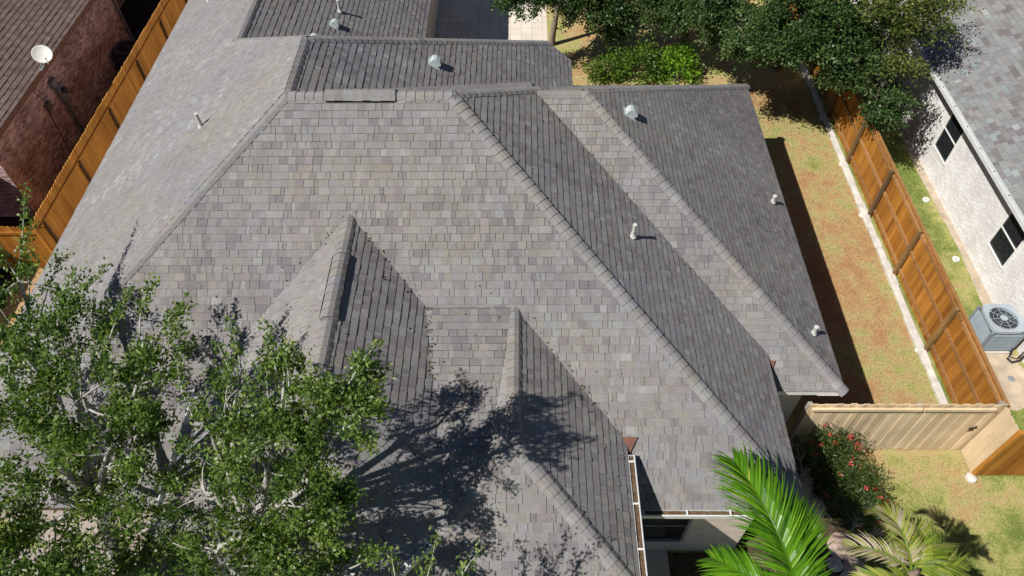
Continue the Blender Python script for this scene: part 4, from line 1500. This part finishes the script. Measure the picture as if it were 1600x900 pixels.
R_ = math.radians
palm('palm_tree', 'glossy bright green feather palm at the bottom edge, in front of the front gutter', (4.25, 2.9, 0), (4.16, 3.02, 4.0), [
    dict(az=R_(108), len=2.45, rise=R_(40), droop=R_(62), nl=112, ll=1.0, lw=.0165, vee=.34, hang=.52),
    dict(az=R_(82), len=1.85, rise=R_(34), droop=R_(80), nl=84, ll=.88, lw=.017, vee=.28, hang=.45),
    dict(az=R_(140), len=1.55, rise=R_(16), droop=R_(70), nl=76, ll=.7, lw=.0165, vee=.25, hang=.5),
    dict(az=R_(44), len=1.15, rise=R_(10), droop=R_(85), nl=72, ll=.74, lw=.016, vee=.2, hang=.5),
    dict(az=R_(172), len=1.25, rise=R_(8), droop=R_(70), nl=70, ll=.62, lw=.016, vee=.2, hang=.5),
    dict(az=R_(210), len=2.2, rise=R_(30), droop=R_(90), nl=50),
    dict(az=R_(255), len=2.3, rise=R_(35), droop=R_(90), nl=50),
    dict(az=R_(300), len=2.2, rise=R_(30), droop=R_(85), nl=50),
    dict(az=R_(350), len=2.0, rise=R_(20), droop=R_(95), nl=60, ll=.6)], M['frond'], 900)
palm('palm_tree', 'smaller yellowing palm with ragged drying fronds on the front lawn', (5.95, 3.2, 0), (5.78, 3.45, 4.4), [
    dict(az=R_(105), len=1.25, rise=R_(48), droop=R_(130), nl=70, ll=0.47, lw=.013, ragged=.5, tmu=.72),
    dict(az=R_(70), len=1.12, rise=R_(40), droop=R_(120), nl=64, ll=0.43, lw=.013, ragged=.6, tmu=.55),
    dict(az=R_(145), len=1.18, rise=R_(35), droop=R_(130), nl=60, ll=0.41, lw=.012, ragged=.7, tmu=.85),
    dict(az=R_(35), len=1.05, rise=R_(35), droop=R_(110), nl=64, ll=0.45, lw=.014, ragged=.3, tmu=.35),
    dict(az=R_(5), len=1.05, rise=R_(30), droop=R_(100), nl=64, ll=0.45, lw=.014, ragged=.4, tmu=.4),
    dict(az=R_(190), len=1.05, rise=R_(30), droop=R_(110), nl=44, ll=0.37, lw=.019, ragged=.4),
    dict(az=R_(250), len=1.05, rise=R_(30), droop=R_(110), nl=44, ll=0.37, lw=.019, ragged=.4),
    dict(az=R_(310), len=1.05, rise=R_(30), droop=R_(110), nl=44, ll=0.37, lw=.019, ragged=.3)], M['frond_dry'], 930, .10)
# low fan palm and yellow-green palm tip at the bottom edge
t = thing('fan_palm', 'dark fan palm in the deep shade at the bottom edge, left of the entry roof', 'palm', (-2.6, 2.0, 0))
b = MB()
b.tube([(-2.6, 2.0, 0), (-2.58, 2.2, 2.0), (-2.55, 2.4, 4.05)], [.09, .08, .06], 8)
b.build('trunk', M['bark'], t, smooth=True)
for q, (az, ti) in enumerate(((95, 35), (150, 25), (40, 25), (-30, 20), (210, 20))):
    b = MB()
    c = Vector((-2.55, 2.4, 4.05))
    a = Vector((math.cos(R_(az)), math.sin(R_(az)), 0)) * math.cos(R_(ti)) + Vector((0, 0, math.sin(R_(ti))))
    hub = c + a * .45
    sd = a.cross(Vector((0, 0, 1))).normalized()
    b.tube([c, hub], [.012, .009], 5)
    for k in range(19):
        an = R_(-85 + 170 * k / 18)
        dv = a * math.cos(an) + sd * math.sin(an)
        w = sd * math.cos(an) - a * math.sin(an)
        e = hub + dv * .5 + Vector((0, 0, -.05))
        b.poly([hub - w * .004, hub + dv * .28 - w * .030, e, hub + dv * .28 + w * .030], 0, rnd.uniform(.05, .5))
    b.build('fan_leaf', M['leaf_front'], t)
t = thing('palm_tree', 'yellow-green palm tip just showing at the bottom edge, left of the white gutter', 'palm', (1.0, 1.5, 0))
b = MB()
b.tube([(1.0, 1.5, 0), (.95, 1.6, 1.6), (.85, 1.8, 3.4)], [.11, .10, .08], 9)
b.build('trunk', M['bark'], t, smooth=True)
for k, (az, ln) in enumerate(((88, 1.55), (150, 1.3), (30, 1.3), (250, 1.3))):
    frond(t, (.85, 1.8, 3.5), R_(az), ln, R_(48), R_(60), M['frond_dry'], nl=34, ll=.42, lw=.02, seed=970 + k, tmu=.25)

# dead fronds and stones in the bed between the palms and the house corner


def dead_frond(label, start, az, ln, rise, droop, seed):
    t = thing('dead_frond', label, 'dead frond', start, 'dead palm fronds in the planting bed')
    frond(t, start, R_(az), ln, R_(rise), R_(droop), M['frond_dead'], nl=34, ll=.40, lw=.012, seed=seed, ragged=.9, name='leaf_blade', hang=.6)


dead_frond('bleached dead palm frond arching up beside the house corner and the red bush', (6.25, 6.5, .25), 95, 1.5, 50, 110, 991)
dead_frond('grey dead palm frond sprawled between the two palms and the red bush', (6.9, 5.5, .35), 60, 1.4, 25, 70, 992)
dead_frond('dry dead palm frond drooping left over the pale stones', (6.6, 5.9, .4), 150, 1.2, 40, 110, 993)
dead_frond('long pale dead palm frond lying along the bed towards the lawn', (6.6, 5.3, .2), 20, 1.3, 22, 60, 994)


def rock(x, y, s, lab, mat, seed, flat=.55):
    r = random.Random(seed)
    me = bpy.data.meshes.new('rock')
    import bmesh
    bm = bmesh.new()
    bmesh.ops.create_icosphere(bm, subdivisions=2, radius=s)
    for v in bm.verts:
        k = 1 + .22 * math.sin(v.co.x * 9 / s * .3 + seed) * math.cos(v.co.y * 7 / s * .3 + seed * 2) + r.uniform(-.05, .05)
        v.co = Vector((v.co.x * k * 1.15, v.co.y * k, v.co.z * k * flat))
    bm.to_mesh(me)
    bm.free()
    me.materials.append(mat)
    o = bpy.data.objects.new('rock', me)
    o.location = (x, y, s * flat * .6)
    o.rotation_euler = (r.uniform(-.2, .2), r.uniform(-.2, .2), r.uniform(0, 6))
    COL.objects.link(o)
    return tag(o, lab, 'rock', 'stones in the planting bed')


rock(6.30, 6.75, .26, 'largest whitish stone at the house corner beside the red-flowered bush', M['stone'], 1, .8)
rock(6.42, 6.25, .20, 'whitish stone just below the largest stone at the house corner', M['stone'], 2, .8)
rock(6.55, 5.05, .16, 'small grey-white stone between the two palms', M['stone'], 3)
rock(6.75, 4.75, .15, 'small grey-white stone nearest the bottom edge between the palms', M['stone'], 4)
rock(6.35, 5.75, .13, 'little pale stone under the dead frond left of the flagstones', M['stone'], 5)
rock(6.80, 5.45, .30, 'flat pink flagstone between the green palm and the yellowing palm', M['flagstone'], 6, .16)
rock(6.95, 4.95, .28, 'flat pinkish flagstone nearer the bottom edge, beside the yellowing palm', M['flagstone'], 7, .16)

# fallen leaves caught on the roof and in its valleys
LC = []
for _ in range(230):
    k = rnd.random()
    if k < .62:
        a, b_ = rnd.choice((((-.254, .754), (-.139, .64)), ((-.139, .64), (-.106, .42)), ((-.01, .64), (.15, .479)), ((.017, 1.028), (.403, .64)), ((-.254, .754), (-.464, .544)), ((-.139, .64), (-.106, .42))))
        t_ = rnd.random()
        x, y = (a[0] + (b_[0] - a[0]) * t_) * S + rnd.gauss(0, .05), (a[1] + (b_[1] - a[1]) * t_) * S + rnd.gauss(0, .05)
    else:
        x, y = rnd.uniform(-6.5, 1.8), rnd.uniform(4.0, 8.5)
    z = roof_z(x, y)
    if z > 0:
        LC.append((x, y, z + .028))
LC = np.array(LC)
o = leaves('leaf_litter', LC, nr.normal(size=(len(LC), 3)) * np.array([1, 1, .25]), .05, .014, M['debris'], None, nr.uniform(0, 1, len(LC)), up=1.0, seed=77)
o['kind'] = 'stuff'
o['label'] = 'dry fallen leaves scattered on the front roof and in its valleys'

# ------------------------------------------------------------------ grass blades on the lawns
areas = [(6.55, 7.85, 10.25, 21.5, 62000), (7.0, 3.4, 13.5, 7.55, 42000), (10.5, 8.6, 12.6, 20.5, 26000), (1.4, 19.0, 9.5, 25.5, 16000)]
V, T = [], []
for x0, y0, x1, y1, n in areas:
    x, y = nr.uniform(x0, x1, n), nr.uniform(y0, y1, n)
    keep = ~(((x - 11.95) / .75) ** 2 + ((y - 9.65) / .95) ** 2 < 1) & ~((x > 11.5) & (x < 12.5) & (y > 10.3) & (y < 11.4))
    keep &= ~((x > 12.33) & (y > 10))
    if x0 == 7.0:
        keep &= ((x - 6.6) ** 2 + (y - 5.8) ** 2 > 0.8)
    x, y = x[keep], y[keep]
    n = len(x)
    az = nr.uniform(0, 2 * math.pi, n)
    h = nr.uniform(.02, .055, n)
    w = nr.uniform(.004, .008, n)
    lean = nr.uniform(.01, .05, n)
    az2 = nr.uniform(0, 2 * math.pi, n)
    v = np.empty((n, 3, 3), np.float32)
    v[:, 0] = np.stack([x - w * np.cos(az), y - w * np.sin(az), np.full(n, .001)], 1)
    v[:, 1] = np.stack([x + w * np.cos(az), y + w * np.sin(az), np.full(n, .001)], 1)
    v[:, 2] = np.stack([x + lean * np.cos(az2), y + lean * np.sin(az2), h], 1)
    V.append(v.reshape(-1, 3))
    T.append(nr.uniform(0, 1, n))
V = np.concatenate(V)
g = link_mesh('grass', V, np.arange(len(V)).reshape(-1, 3), M['lawn'], None, False, None, np.concatenate(T))
g['kind'] = 'stuff'
g['label'] = 'short dry lawn grass, straw in the side yard and greener at the front'
